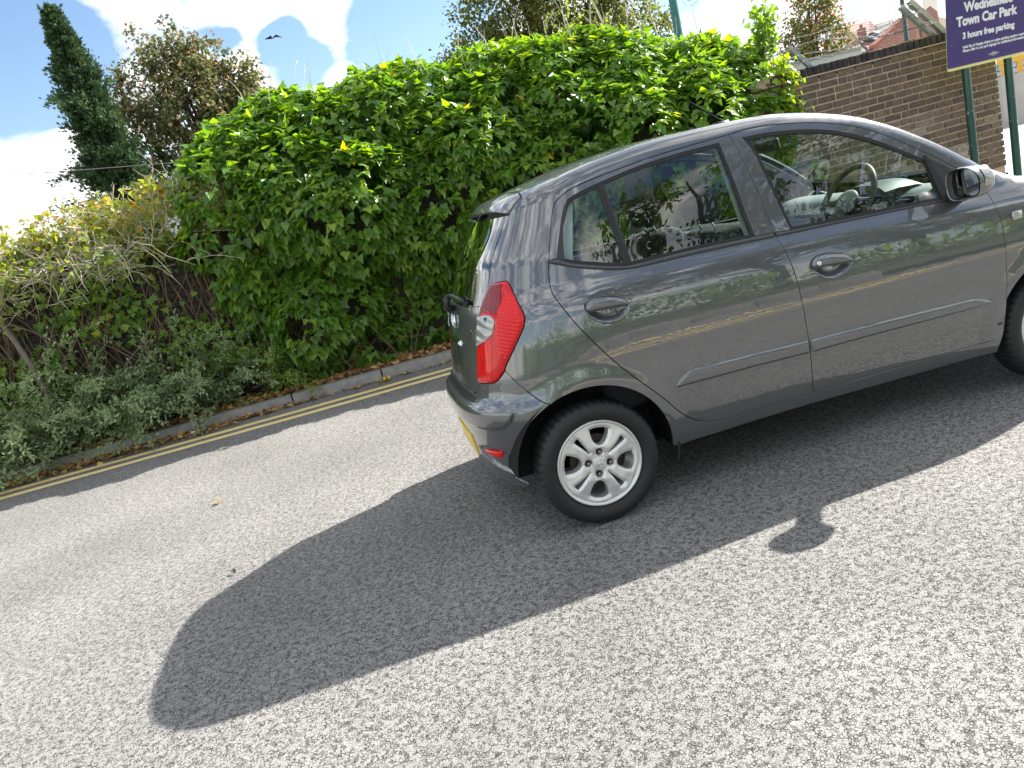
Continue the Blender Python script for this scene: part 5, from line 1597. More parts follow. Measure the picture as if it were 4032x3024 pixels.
pp = np.stack([x, RS.normal(4.72, .05, n), RS.uniform(.2, 1.8, n)], 1)
k = (np.sin(pp[:, 0] * 3.3) * np.sin(pp[:, 2] * 4.7 + 1) + RS.normal(0, .35, n)) > .05
pp = pp[k]; n = len(pp)
o = leaves('wall_leaves', pp, unit(RS.normal(0, .7, (n, 3)) + [0, -.1, -.8]), unit(RS.normal(0, .4, (n, 3)) + [0, -1, .4]), RS.uniform(.045, .085, n), SH_LOBE, IVY, bi, np.clip(RS.normal(.55, .22, n), 0, .97)); o['kind'] = 'stuff'

# ------------------------------------------------------------------ low shrubs on the verge
def arching_shrub(name, label, xs, ys, z0, nst, L, mat, lsz, stem_mat, spread, tl, lift=1.0, fill=0):
    c = (sum(xs) / 2, sum(ys) / 2, z0)
    t = thing(name, label, 'shrub', c)
    sm = MB(); P = []; T = []; N = []
    for k in range(nst):
        p0 = (rnd.uniform(*xs), rnd.uniform(*ys), z0)
        d = Vector((rnd.uniform(-1, 1) * spread, rnd.uniform(-1.1, .3) * spread, rnd.uniform(.5, 1.2) * lift))
        pts = wander(p0, d, rnd.uniform(*L), 14, .35, -.10)
        pts = [q for q in pts if q.z > .05]
        if len(pts) < 4: continue
        sm.tube(pts, [.0050 * (1 - .055 * i) for i in range(len(pts))], 4)
        for i in range(2, len(pts)):
            a, b = pts[i - 1], pts[i]; d = (b - a).normalized()
            for s in range(7):
                q = a.lerp(b, s / 7)
                side = Vector((rnd.gauss(0, 1), rnd.gauss(0, 1), rnd.gauss(0, .7))); side = (side - d * side.dot(d)).normalized()
                P.append(tuple(q)); T.append(tuple(side * .9 + d * .6)); N.append((rnd.gauss(0, .5), rnd.gauss(-.3, .5), 1.0))
                if rnd.random() < .35:   # side shoots
                    e = side * .8 + d * .7
                    for w in range(1, 5):
                        P.append(tuple(q + e * .022 * w)); s2 = Vector((rnd.gauss(0, 1), rnd.gauss(0, 1), rnd.gauss(0, 1)))
                        T.append(tuple(s2 * .6 + e)); N.append((rnd.gauss(0, .5), rnd.gauss(-.3, .5), 1.0))
    P = np.array(P); T = np.array(T); N = np.array(N); n = len(P)
    o = sm.build('stems', stem_mat, t, True); o['kind'] = 'stuff'
    o = leaves('foliage', P, T, N, RS.uniform(lsz[0], lsz[1], n), SH_OVAL, mat, t, np.clip(RS.normal((tl[0] + tl[1]) / 2, .2, n), 0, 1)); o['kind'] = 'stuff'
    print(name, n)
    return t
TWIG = mat_simple('olive_twig', (.13, .12, .08), .85)
arching_shrub('cotoneaster', 'grey-green small-leaved shrub arching over the kerb at the far left', (-5.2, -3.45), (4.50, 4.85), .10, 120, (.85, 1.75), COTO, (.026, .046), TWIG, .75, (.1, .8))
arching_shrub('cotoneaster', 'low bluish green small-leaved shrub at the foot of the bare stems', (-3.6, -2.3), (4.60, 4.85), .10, 95, (.55, 1.2), COTO, (.024, .042), TWIG, .6, (.0, .6))
arching_shrub('young_shrub', 'bright yellow-green small-leaved shrub with a thin brown stem near the kerb', (-1.95, -1.35), (4.60, 4.78), .12, 30, (.4, .85), COTOY, (.022, .038), TWIG, .5, (.2, .9))

# ------------------------------------------------------------------ fallen leaves, litter
DRY = mat_leaf('dry_fallen_leaf', [(0, (.16, .085, .045)), (.3, (.34, .19, .085)), (.6, (.54, .34, .15)), (.85, (.66, .50, .18)), (1, (.56, .56, .16))], .15, .75, .3)
def litter(name, n, fx, fy, fz, sz, shape):
    x = fx(n); y = fy(n, x); z = fz(n, x, y)
    o = leaves(name, np.stack([x, y, z], 1), unit(np.stack([RS.normal(0, 1, n), RS.normal(0, 1, n), RS.normal(.0, .35, n)], 1)), unit(np.stack([RS.normal(0, .45, n), RS.normal(0, .45, n), np.ones(n)], 1)), RS.uniform(sz[0], sz[1], n), shape, DRY, None, np.clip(RS.normal(.45, .27, n), 0, 1))
    return tag(o, kind='stuff')
litter('leaf_litter', 6500, lambda n: RS.uniform(-6.5, .9, n), lambda n, x: 4.41 + np.abs(RS.normal(0, .17, n)), lambda n, x, y: .094 + RS.uniform(0, .035, n) + .10 * np.maximum(0, y - 4.5), (.025, .075), SH_LOBE)
litter('gutter_leaves', 1500, lambda n: -4.9 + 3.0 * RS.beta(1.1, 2.2, n) * 1.25, lambda n, x: 4.27 - np.abs(RS.normal(0, .06 + .05 * (x < -2.3), n)), lambda n, x, y: .006 + RS.uniform(0, .022, n), (.022, .065), SH_LOBE)
litter('gutter_leaves', 120, lambda n: RS.uniform(-2.4, .1, n), lambda n, x: 4.27 - np.abs(RS.normal(0, .04, n)), lambda n, x, y: .006 + RS.uniform(0, .012, n), (.02, .05), SH_LOBE)
def one_leaf(x, y, z, s, col, label, rz, cat='leaf', shape=SH_LOBE, name='fallen_leaf'):
    m, n, l, p = new_mat('leaf_colour'); p.inputs['Base Color'].default_value = (*col, 1); p.inputs['Roughness'].default_value = .7
    V = [(a * s, (b - .4) * s, abs(a) * s * .5 + .25 * s * max(0, b - .3) + c * s + .004) for a, b, c in shape[0]]
    me = bpy.data.meshes.new(name); me.from_pydata([tuple(v) for v in V], [], [tuple(map(int, f)) for f in shape[1]]); me.materials.append(m)
    o = bpy.data.objects.new(name, me); o.location = (x, y, z); o.rotation_euler = (0, 0, rz); COL.objects.link(o)
    tag(o, label, cat); return o
one_leaf(-2.06, 1.39, .004, .06, (.55, .42, .14), 'single pale yellow leaf lying on the sunlit road', .7)
one_leaf(-2.17, 4.20, .006, .13, (.60, .36, .14), 'large pale orange curled leaf in the gutter against the kerb', 2.4)
one_leaf(-.76, 4.13, .006, .12, (.62, .38, .04), 'bright yellow leaf beside the kerb joint nearest the car', 1.3)
one_leaf(-1.93, 4.17, .006, .085, (.62, .34, .04), 'orange-yellow oval leaf in the gutter right of the curled leaf', 1.9, shape=SH_OVAL)
one_leaf(-1.74, 4.15, .006, .085, (.42, .46, .26), 'pale green oval leaf in the gutter', 1.2, shape=SH_OVAL)
one_leaf(-1.05, 4.17, .006, .09, (.42, .22, .08), 'brown curled leaf in the gutter midway along a kerb stone', .4)
one_leaf(-1.77, .01, .004, .05, (.05, .04, .03), 'small dark dead leaf on the road inside the car shadow edge', .4, shape=SH_OVAL)
def paper(x, y, z, s, col, label, cat='litter'):
    bm = bmesh.new(); bmesh.ops.create_icosphere(bm, subdivisions=2, radius=s)
    for v in bm.verts:
        v.co = Vector((v.co.x * rnd.uniform(.6, 1.25), v.co.y * rnd.uniform(.5, 1.1), max(-.35 * s, v.co.z * rnd.uniform(.35, .9))))
    me = bpy.data.meshes.new('litter_paper'); bm.to_mesh(me); bm.free(); me.materials.append(mat_simple('crumpled_paper', col, .7))
    o = bpy.data.objects.new('litter_paper', me); o.location = (x, y, z + s * .3); COL.objects.link(o); tag(o, label, cat)
paper(-2.72, 4.16, .006, .036, (.72, .72, .74), 'crumpled white tissue in the gutter below the kerb')
paper(-3.02, 4.50, .115, .04, (.70, .72, .78), 'crumpled white paper on the verge under the grey-green shrub')
paper(-2.62, 4.52, .115, .042, (.72, .42, .44), 'crumpled pink and white wrapper on the leaf-strewn verge')
paper(-1.10, 4.50, .115, .024, (.75, .75, .72), 'tiny scrap of white paper on the verge near the dead shrub')

# ------------------------------------------------------------------ car park sign
SGN = mat_simple('purple_sign_enamel', (.040, .020, .155), .32, noise=.10, nscale=5, coat=.3)
SGY = mat_simple('pale_yellow_band', (.74, .68, .28), .4)
SGW = mat_simple('white_sign_lettering', (.80, .80, .80), .5)
def mat_post():
    m, n, l, p = new_mat('chipped_green_paint')
    ge = n.new('ShaderNodeNewGeometry'); t = n.new('ShaderNodeTexNoise'); t.inputs['Scale'].default_value = 17; t.inputs['Detail'].default_value = 6; t.inputs['Roughness'].default_value = .6
    l.new(ge.outputs['Position'], t.inputs['Vector'])
    r = ramp(n, [(.66, (.006, .060, .045)), (.675, (.50, .52, .47))]); r.color_ramp.interpolation = 'LINEAR'
    l.new(t.outputs['Fac'], r.inputs['Fac']); l.new(r.outputs['Color'], p.inputs['Base Color'])
    p.inputs['Roughness'].default_value = .35; p.inputs['Coat Weight'].default_value = .3
    return m
GREENP = mat_post()
sgn = thing('car_park_sign', 'purple and white car park information sign on two chipped green posts', 'sign', (6.2, 4.1, 0))
SO = Vector((6.2, 4.05, 1.71)); SX = Vector((1, 0, 0)); SY = Vector((0, -.1, .995)); SN = Vector((0, -.995, -.1))
def board(u0, v0, u1, v1, off, th, rad=.0):
    pts = []
    if rad:
        for cx_, cy_, a0 in ((u1 - rad, v1 - rad, 0), (u0 + rad, v1 - rad, 90), (u0 + rad, v0 + rad, 180), (u1 - rad, v0 + rad, 270)):
            for k in range(7):
                a = math.radians(a0 + 15 * k); pts.append((cx_ + rad * math.cos(a), cy_ + rad * math.sin(a)))
    else: pts = [(u1, v1), (u0, v1), (u0, v0), (u1, v0)]
    n = len(pts)
    V = [SO + SX * a + SY * b + SN * (off + th) for a, b in pts] + [SO + SX * a + SY * b + SN * off for a, b in pts]
    F = [tuple(range(n)), tuple(range(2 * n - 1, n - 1, -1))] + [(i, n + i, n + (i + 1) % n, (i + 1) % n) for i in range(n)]
    return V, F
V, F = board(0, 0, 1.58, 1.15, 0, .006, .03); mesh_obj('sign_band', V, F, SGY, sgn)
V, F = board(0, .030, 1.58, 1.15, .0075, .002, .022); mesh_obj('sign_board', V, F, SGN, sgn)
def line(s, u, v, cap, bold, name='lettering', xs=1.0, align='LEFT'):
    m = MB(); place_text(m, s, cap / .729, SO + SX * u + SY * v + SN * .0115, SX, SY, .0008, bold, 0, xs, align)
    m.build(name, SGW, sgn)
line('Wednesfield', .236, .590, .098, .0062, xs=.93)
line('Town Car Park', .132, .453, .098, .0062, xs=.93)
line('3 hours free parking', .205, .314, .066, .0040, xs=.92)
line('Valid Pay & Display ticket or active parking session required', .203, .211, .030, .0012, xs=.86)
line('Please refer to car park signage for additional information', .203, .172, .030, .0012, xs=.86)
line('CITY OF', .612, .096, .011, .0003, align='CENTER')
line('WOLVERHAMPTON', .612, .081, .011, .0006, align='CENTER')
line('C O U N C I L', .612, .066, .008, .0002, align='CENTER')
for u, v in ((.052, .514), (.054, .273)):
    m = MB(); c = SO + SX * u + SY * v + SN * .0095
    m.tube([c, c + SN * .004], .006, 8); m.build('rivet', CHROME, sgn)
for x in (6.505, 7.075):
    m = MB(); m.tube([(x, 4.115, 0), (x, 4.115, 2.8)], .0445, 24); o = m.build('post', GREENP, sgn); auto_smooth(o, 50)

# ------------------------------------------------------------------ barbed wire and its brackets on the wall
GALV = mat_simple('galvanised_steel', (.34, .37, .40), .5, metal=.5, noise=.25, nscale=18)
WIRE = mat_simple('rusty_wire', (.20, .19, .18), .6, metal=.4)
INSUL = mat_simple('white_insulator', (.68, .68, .66), .5)
def angle_bar(name, label, a, b, w=.042):
    a = Vector(a); b = Vector(b); d = (b - a).normalized(); side = d.cross(Vector((0, 1, 0))).normalized()
    m = MB()
    R = Matrix((side, Vector((0, 1, 0)), d)).transposed()
    L = (b - a).length; c = (a + b) / 2
    m.box(c, (w, .005, L), R); m.box(c + side * (w / 2) + Vector((0, w / 2, 0)), (.005, w, L), R)
    t = thing(name, label, 'bracket', tuple(a)); m.build('angle_iron', GALV, t)
    b2 = MB()
    for k in range(3):
        q = a.lerp(b, .18 + .3 * k) - Vector((0, .004, 0)); b2.tube([q, q - Vector((0, .008, 0))], .008, 6)
    o = b2.build('bolts', GALV, t); o['kind'] = 'stuff'
    return t
angle_bar('wall_bracket', 'single leaning steel bracket on the wall top next to the ivy', (4.875, 4.5, 2.10), (4.60, 4.5, 2.41))
angle_bar('wall_bracket', 'thick leaning steel bracket nearest the purple sign on the wall top', (6.62, 4.40, 2.10), (6.13, 4.40, 2.60), .055)
t = angle_bar('wall_bracket', 'leaning steel bracket with white insulators left of the thicker bracket', (6.54, 4.50, 2.12), (6.09, 4.50, 2.57), .050)
for k in range(4):
    m = MB(); q = Vector((6.54, 4.47, 2.12)).lerp(Vector((6.09, 4.47, 2.57)), .14 + .23 * k) + Vector((.025, 0, .025))
    m.bevbox(q, (.035, .03, .075), .006, Matrix.Rotation(-.785, 3, 'Y')); m.build('insulator', INSUL, t)
gp = MB(); gp.tube([(6.69, 5.2, 0), (6.69, 5.2, 3.2)], .028, 12)
t = thing('slim_green_pole', 'slim green pole standing behind the wall among the barbed wire', 'pole', (6.69, 5.2, 0)); gp.build('shaft', GREENP, t, True)
co = MB()
for k in range(7):
    c = Vector((6.69 + rnd.uniform(-.16, .05), 5.16, 2.62 + rnd.uniform(-.10, .14))); r = rnd.uniform(.05, .13)
    co.tube([c + Vector((r * math.cos(a) * 1.1, rnd.uniform(-.01, .01), r * math.sin(a) * 1.4)) for a in np.linspace(0, 5.6 + rnd.random(), 20)], .003, 4)
tag(co.build('wire_coil', WIRE, None, True), 'tangled loops of wire round the slim green pole above the wall', 'wire')
WS = [[(4.20, 2.44), (4.42, 2.46), (4.8, 2.46), (5.13, 2.49), (5.57, 2.50), (6.10, 2.54)], [(4.2, 2.33), (4.51, 2.34), (4.81, 2.39), (5.11, 2.41), (5.55, 2.37), (6.22, 2.44)], [(4.2, 2.30), (4.64, 2.37), (4.91, 2.38), (5.35, 2.32), (5.67, 2.32), (6.20, 2.46)],
      [(4.25, 2.23), (4.67, 2.27), (4.96, 2.25), (5.21, 2.24), (5.47, 2.28), (5.93, 2.27), (6.35, 2.32)], [(4.4, 2.14), (4.77, 2.21), (4.95, 2.17), (5.21, 2.25), (5.38, 2.30), (5.72, 2.28), (6.40, 2.29)]]
NTH = ['topmost', 'second from top', 'third from top', 'fourth from top', 'lowest']
for k, w in enumerate(WS):
    m = MB()
    pts = [Vector((p[0], 4.35, p[1])) for p in crom([np.array(q) for q in w], .012)]
    for s in (0, math.pi):
        m.tube([p + Vector((0, .0035 * math.cos(i * .9 + s), .0045 * math.sin(i * .9 + s))) for i, p in enumerate(pts)], .0024, 4)
    for i in range(4, len(pts) - 2, 8):
        for a in (.7, 2.4):
            d = Vector((math.cos(a) * .5, .3, math.sin(a))) * .020; m.tube([pts[i] - d, pts[i] + d], .0016, 4)
    tag(m.build('barbed_wire', WIRE, None, True), NTH[k] + ' of the five barbed wire strands above the brick wall', 'barbed wire', 'barbed wire strands')

# metal-edged shed roof just behind the wall
sr = thing('shed_roof', 'pale blue-grey metal flat roof showing just above the brick wall', 'roof', (5.0, 5.5, 2.2))
m = MB(); m.box((4.9, 6.4, 2.155), (2.2, 2.2, .05)); m.box((5.0, 5.27, 2.20), (2.15, .03, .16)); m.build('roof_sheet', mat_simple('light_metal_sheet', (.52, .57, .62), .45, metal=.2, noise=.1), sr)
m = MB(); m.box((5.0, 5.26, 2.29), (2.17, .05, .025)); m.build('roof_edge', GALV, sr)

# lamp column behind the hedge
lc = thing('lamp_column', 'dark teal lamp column rising behind the ivy hedge', 'lamp post', (5.04, 8.0, 0))
m = MB(); m.tube([(5.02, 8, 0), (5.04, 8, 3), (5.06, 8, 6.2)], [.075, .068, .05], 14); m.build('column', mat_simple('teal_paint', (.02, .13, .12), .4), lc, True)
m = MB()
for k in range(4):
    c = Vector((5.32, 7.98, 3.9 + rnd.uniform(-.05, .05))); r = rnd.uniform(.07, .14)
    m.tube([c + Vector((r * math.cos(a), 0, r * 1.1 * math.sin(a))) for a in np.linspace(0, 6.28, 18)], .004, 4)
m.build('cable_loop', WIRE, lc, True)

# ------------------------------------------------------------------ houses beyond the wall
def prism(mb, pts, depth):
    n = len(pts); a = [Vector(p) for p in pts]; b = [p + Vector(depth) for p in a]
    mb.add(a + b, [tuple(range(n)), tuple(range(2 * n - 1, n - 1, -1))] + [(i, (i + 1) % n, n + (i + 1) % n, n + i) for i in range(n)])
def mat_tiles(name, c1, c2, sx, sy, rot):
    m, n, l, p = new_mat(name)
    tc = n.new('ShaderNodeTexCoord'); mp = n.new('ShaderNodeMapping'); mp.inputs['Rotation'].default_value = rot
    b = n.new('ShaderNodeTexBrick'); b.inputs['Color1'].default_value = (*c1, 1); b.inputs['Color2'].default_value = (*c2, 1); b.inputs['Mortar'].default_value = (*[c * .35 for c in c1], 1)
    b.inputs['Scale'].default_value = 1; b.inputs['Brick Width'].default_value = sx; b.inputs['Row Height'].default_value = sy; b.inputs['Mortar Size'].default_value = sy * .12
    l.new(tc.outputs['Object'], mp.inputs['Vector']); l.new(mp.outputs['Vector'], b.inputs['Vector']); l.new(b.outputs['Color'], p.inputs['Base Color'])
    bp = n.new('ShaderNodeBump'); bp.inputs['Strength'].default_value = .7; bp.inputs['Distance'].default_value = .03
    l.new(b.outputs['Fac'], bp.inputs['Height']); bp.invert = True; l.new(bp.outputs['Normal'], p.inputs['Normal'])
    p.inputs['Roughness'].default_value = .85
    return m
RT = mat_tiles('red_brown_roof_tiles', (.30, .17, .14), (.36, .21, .18), .28, .30, (math.radians(65), 0, 0))
GT = mat_tiles('grey_roof_slates', (.13, .12, .11), (.17, .155, .14), .30, .20, (math.radians(65), 0, 0))
RB = mat_tiles('pale_red_brickwork', (.36, .19, .15), (.42, .23, .18), .225, .075, (math.radians(90), 0, 0))
CREAM = mat_simple('cream_render', (.62, .55, .44), .9, noise=.1)
h1 = thing('terraced_house', 'house with red tiled roof and two skylights beyond the brick wall', 'house', (27, 33, 0))
m = MB(); prism(m, [(26.0, 31, 4.55), (27.1, 31, 4.95), (29.3, 35, 6.39), (27.8, 35, 6.33)], (0, .2, -.15)); m.build('roof', RT, h1)
m = MB(); prism(m, [(24.6, 31.1, 4.45), (26.0, 31.1, 4.50), (27.75, 35, 6.28), (27.5, 35, 6.36), (25.9, 34, 5.9)], (0, .2, -.15)); m.build('side_roof', GT, h1)
m = MB(); prism(m, [(24.2, 31.4, 0), (27.0, 31.4, 0), (27.0, 31.4, 4.7), (26.0, 31.4, 4.5), (24.2, 31.4, 4.9)], (.6, 3.4, 0)); m.build('wall', CREAM, h1)
GL_ = mat_simple('skylight_glass', (.35, .45, .52), .05, spec=1.)
for q in ([(27.28, 32.4, 5.45), (27.66, 32.4, 5.46), (27.90, 31.95, 5.18), (27.52, 31.95, 5.17)], [(26.60, 31.9, 5.21), (26.87, 31.9, 5.23), (27.12, 31.5, 4.95), (26.82, 31.5, 4.94)]):
    c = sum((Vector(p) for p in q), Vector()) / 4
    m = MB(); prism(m, [c + (Vector(p) - c) * 1.08 for p in q], (0, .25, -.12)); fr = m.build('skylight', mat_simple('skylight_frame', (.12, .12, .12), .5), h1)
    m = MB(); prism(m, [c + (Vector(p) - c) * .88 + Vector((0, -.02, .03)) for p in q], (0, .1, -.05)); m.build('pane', GL_, fr)
m = MB(); m.box((26.94, 32.6, 5.45), (.30, .30, .62)); ch = m.build('chimney', RB, h1)
m = MB(); m.tube([(26.94, 32.6, 5.74), (26.94, 32.6, 5.95)], [.09, .075], 10); m.build('chimney_pot', mat_simple('terracotta', (.38, .15, .09), .8), ch)
h2 = thing('brick_gable_house', 'pale red brick gable end rising behind the brick wall left of the brackets', 'house', (26, 29, 0))
m = MB(); prism(m, [(24.86, 29, 0), (27.0, 29, 0), (27.0, 29, 5.26), (26.55, 29, 5.34), (24.88, 29, 4.45)], (1.2, 2.0, 0)); m.build('gable_wall', RB, h2)
m = MB(); prism(m, [(24.80, 28.96, 4.42), (24.80, 28.96, 4.54), (26.50, 28.96, 5.45), (26.62, 28.96, 5.36)], (0, .5, 0)); m.build('verge_board', mat_simple('brick_red_edge', (.30, .11, .08), .8), h2)
h3 = thing('slate_roofed_house', 'grey slate roof behind the red tiled roof', 'house', (35, 42, 0))
m = MB(); prism(m, [(32.0, 38, 5.5), (34.5, 38, 6.0), (36.9, 42, 7.02), (35.0, 42, 6.95), (33.2, 40, 6.3)], (0, .3, -.2)); m.build('roof', GT, h3)
m = MB(); prism(m, [(32.0, 38.5, 0), (35.5, 38.5, 0), (35.5, 38.5, 6), (32, 38.5, 5.4)], (1, 4, 0)); m.build('wall', CREAM, h3)
h4 = thing('rendered_house', 'cream rendered house with a tall white chimney and red brick stack by the sign', 'house', (37, 40, 0))
m = MB(); prism(m, [(36.2, 39, 0), (39.6, 39, 0), (39.6, 39, 5.2), (36.2, 39, 6.6)], (2, 4, 0)); m.build('wall', CREAM, h4)
m = MB(); prism(m, [(37.0, 40, 5), (38.0, 40, 5), (38.0, 40, 7.45), (37.05, 40, 7.6)], (.6, .8, 0)); m.build('chimney', mat_simple('white_render', (.66, .64, .60), .9), h4)
m = MB(); prism(m, [(35.0, 38, 5.2), (36.3, 38, 5.0), (36.15, 38, 6.42), (35.7, 38, 6.80), (35.0, 38, 6.40)], (.5, 1.0, 0)); m.build('brick_stack', RB, h4)
h5 = thing('white_outbuilding', 'small white building with a grey roof half hidden behind the bare stems', 'building', (-2.9, 9, 0))
m = MB(); m.box((-2.85, 9.6, 1.25), (.8, 1.2, 2.5)); m.build('wall', mat_simple('white_paint_wall', (.72, .72, .70), .8), h5)
m = MB(); m.box((-2.55, 9.5, 2.60), (.9, 1.3, .16), Matrix.Rotation(-.12, 3, 'Y')); m.build('roof', mat_simple('grey_felt_roof', (.16, .18, .20), .8), h5)

# barrier and block wall beyond the car park
YP = mat_simple('yellow_barrier_paint', (.62, .36, .02), .45)
yb_ = thing('height_barrier', 'yellow painted steel barrier rail on posts beyond the sign', 'barrier', (23, 20, 0))
m = MB(); m.box((23.7, 20, 2.18), (2.6, .10, .17)); m.build('rail', YP, yb_)
for x in (22.62, 23.29, 24.6):
    m = MB(); m.box((x, 20.0, 1.90), (.13, .12, .42)); m.build('post', YP, yb_)
tm_ = MB(); tm_.box((31, 27, .85), (18, 15, 1.70)); tag(tm_.build('raised_terrace', PALE), kind='structure')
bw = thing('block_wall', 'pale blue-grey concrete block wall behind the yellow barrier', 'wall', (27, 24, 0))
BLK = mat_tiles('grey_blockwork', (.36, .40, .46), (.42, .46, .52), .45, .22, (math.radians(90), 0, 0))
m = MB(); m.box((30.0, 24.2, 1.15), (9.0, .3, 2.3)); m.build('wall_face', BLK, bw)

# ------------------------------------------------------------------ trees
def tree(name, label, base, h, trunk_r, lobes, nleaf, lsz, mat, shape, tl, stem=BARK, limbs=9, droop=.2, group=None, per_lobe=False, skip_far=False):
    t = thing(name, label, 'tree', base, group)
    b = Vector(base); m = MB()
    tp = b + Vector((0, 0, h))
    m.tube([b, b.lerp(tp, .35) + Vector((.05, 0, 0)), b.lerp(tp, .7), b.lerp(tp, .94)], [trunk_r, trunk_r * .75, trunk_r * .4, trunk_r * .12], 8)
    L = np.array([l[:3] for l in lobes]); R = np.array([l[3] for l in lobes])
    for k in range(min(limbs, len(L) * 3)):
        c = Vector(L[k % len(L)]); s = b + Vector((0, 0, max(.2 * h, (c.z - b.z) * .55)))
        p = [s.lerp(c, f) + Vector((rnd.gauss(0, .06), rnd.gauss(0, .06), rnd.gauss(0, .06))) * h * .15 for f in (0, .35, .7, 1.05)]
        m.tube(p, [trunk_r * .42, trunk_r * .30, trunk_r * .18, trunk_r * .06], 5)
        for q in range(3):
            e = p[1].lerp(p[3], rnd.random()); f = e + Vector((rnd.gauss(0, 1), rnd.gauss(0, 1), rnd.gauss(.3, .7))) * .28 * float(R[k % len(L)])
            m.tube([e, e.lerp(f, .5) + Vector((0, 0, .03)), f], [trunk_r * .12, trunk_r * .08, trunk_r * .03], 4)
    m.build('trunk', stem, t, True)
    w = R ** 2; w = w / w.sum()
    idx = RS.choice(len(L), nleaf, p=w)
    # sub-clumps inside each lobe give light, dark and gaps
    sub = unit(RS.normal(0, 1, (len(L), 26, 3))) * RS.uniform(.55, 1., (len(L), 26))[..., None]
    si = RS.randint(0, 26, nleaf)
    P = L[idx] + (sub[idx, si] + RS.normal(0, .17, (nleaf, 3))) * R[idx][:, None]
    N = unit(P - L[idx])
    tip = unit(RS.normal(0, .8, (nleaf, 3)) + N * .5 + [0, 0, -droop]); nor = unit(RS.normal(0, .6, (nleaf, 3)) + N * .5 + [0, 0, .6])
    ti = np.clip(RS.normal((tl[0] + tl[1]) / 2, (tl[1] - tl[0]) / 3, nleaf) + RS.normal(0, .14, (len(L), 26))[idx, si], 0, 1)
    k = P[:, 2] > b.z + .15
    o = leaves('crown', P[k], tip[k], nor[k], RS.uniform(lsz[0], lsz[1], k.sum()), shape, mat, t, ti[k]); o['kind'] = 'stuff'
    return t
CYP = mat_leaf('cypress_foliage', [(0, (.032, .060, .034)), (.5, (.062, .110, .048)), (1, (.13, .19, .07))], .12, .7, .2)
SYC = mat_leaf('browning_sycamore_leaf', [(0, (.065, .088, .034)), (.45, (.125, .15, .052)), (.66, (.20, .20, .08)), (.84, (.30, .20, .10)), (1, (.40, .25, .14))], .30, .6, .35)
WIL = mat_leaf('olive_tree_leaf', [(0, (.055, .080, .022)), (.5, (.12, .145, .038)), (1, (.22, .21, .065))], .35, .6, .3)
ROW = mat_leaf('rowan_leaf', [(0, (.055, .085, .024)), (.5, (.13, .16, .045)), (.86, (.25, .23, .07)), (.94, (.40, .15, .05)), (1, (.45, .11, .03))], .35, .55, .3)
# conifer
def conifer():
    t = thing('cypress_tree', 'tall dark feathery cypress at the upper left with sprays against the sky', 'tree', (-5.25, 16, 0))
    m = MB(); m.tube([(-5.05, 16, 0), (-5.2, 16, 4), (-5.5, 16, 8.0)], [.25, .16, .02], 8)
    P = []; T = []; S = []
    for k in range(560):
        z = 1.0 + 6.8 * rnd.random() ** .85
        f = (z - 1.0) / 6.8; a0 = rnd.uniform(0, 2 * math.pi)
        rmax = 1.55 * (1 - f ** 2.0) * (.80 + .20 * math.sin(f * 17 + 2.2 * a0)) + .06
        a = a0
        left = math.cos(a) < -.3
        L = rmax * rnd.uniform(.5, 1.0) * (rnd.choice((.9, 1.1, 1.35)) if left else 1.0)
        base = Vector((-5.05 - .42 * f, 16, z))
        d = Vector((math.cos(a), math.sin(a), (.55 if left else .85))).normalized()
        pts = [base + d * L * s + Vector((0, 0, -.10 * L * s * s * (3 if left else 1))) for s in (0, .33, .66, 1)]
        m.tube(pts, [.02, .015, .010, .004], 4)
        for s in np.linspace(.25, 1.06, 26):
            q = base + d * L * s + Vector((0, 0, -.10 * L * s * s * (3 if left else 1)))
            for j in range(3):
                P.append((q.x + rnd.gauss(0, .05), q.y + rnd.gauss(0, .05), q.z + rnd.gauss(0, .05)))
                T.append((d.x * 1. + rnd.gauss(0, .5), d.y + rnd.gauss(0, .5), d.z * .6 + rnd.gauss(.12, .45))); S.append(rnd.uniform(.10, .22) * (1.1 - .5 * s))
    P = np.array(P); T = np.array(T); n = len(P)
    m.build('trunk', BARK, t, True)
    o = leaves('crown', P, unit(T), RS.normal(0, 1, (n, 3)), np.array(S), SH_SPRAY, CYP, t, np.clip(RS.normal(.45, .22, n), 0, 1)); o['kind'] = 'stuff'
    print('cypress', n)
conifer()
SL = [(-3.75, 18, 7.05, .75), (-4.35, 18, 6.35, .85), (-3.0, 18, 6.45, .9), (-2.35, 18, 6.15, .75), (-3.6, 17.8, 5.6, 1.1), (-4.7, 17.8, 5.1, .9), (-2.4, 18, 5.3, .8), (-1.95, 18.2, 5.75, .6), (-4.3, 17.7, 4.1, 1.1), (-3.2, 17.8, 4.4, 1.0), (-2.5, 18.2, 4.3, .8), (-5.3, 17.6, 4.4, .8), (-3.3, 18, 7.0, .55), (-2.75, 18, 6.9, .5), (-5.2, 17.8, 5.6, .55), (-4.0, 18, 3.2, 1.2)]
tree('sycamore_tree', 'tree with browning leaves and sky showing between its branches beside the cypress', (-3.3, 18, 0), 7.5, .18, SL, 20000, (.06, .115), SYC, SH_LOBE, (-.05, .85), limbs=40)
WL_ = [(4.2, 20, 5.6, .9), (4.9, 20, 6.6, 1.0), (5.8, 20, 6.9, 1.2), (7.0, 20, 6.8, 1.3), (8.3, 20, 6.9, 1.2), (9.3, 20, 6.4, 1.0), (10.0, 20, 5.6, .8), (5.4, 20, 5.6, 1.1), (6.8, 20, 5.4, 1.3), (8.5, 20, 5.4, 1.2), (3.9, 20, 4.9, .7), (6.3, 20, 7.8, 1.1), (7.8, 20, 7.9, 1.0)]
tree('willow_tree', 'broad olive-green tree rising behind the ivy hedge', (6.8, 20.5, 0), 8, .24, WL_, 24000, (.08, .15), WIL, SH_OVAL, (.1, .9), limbs=36)
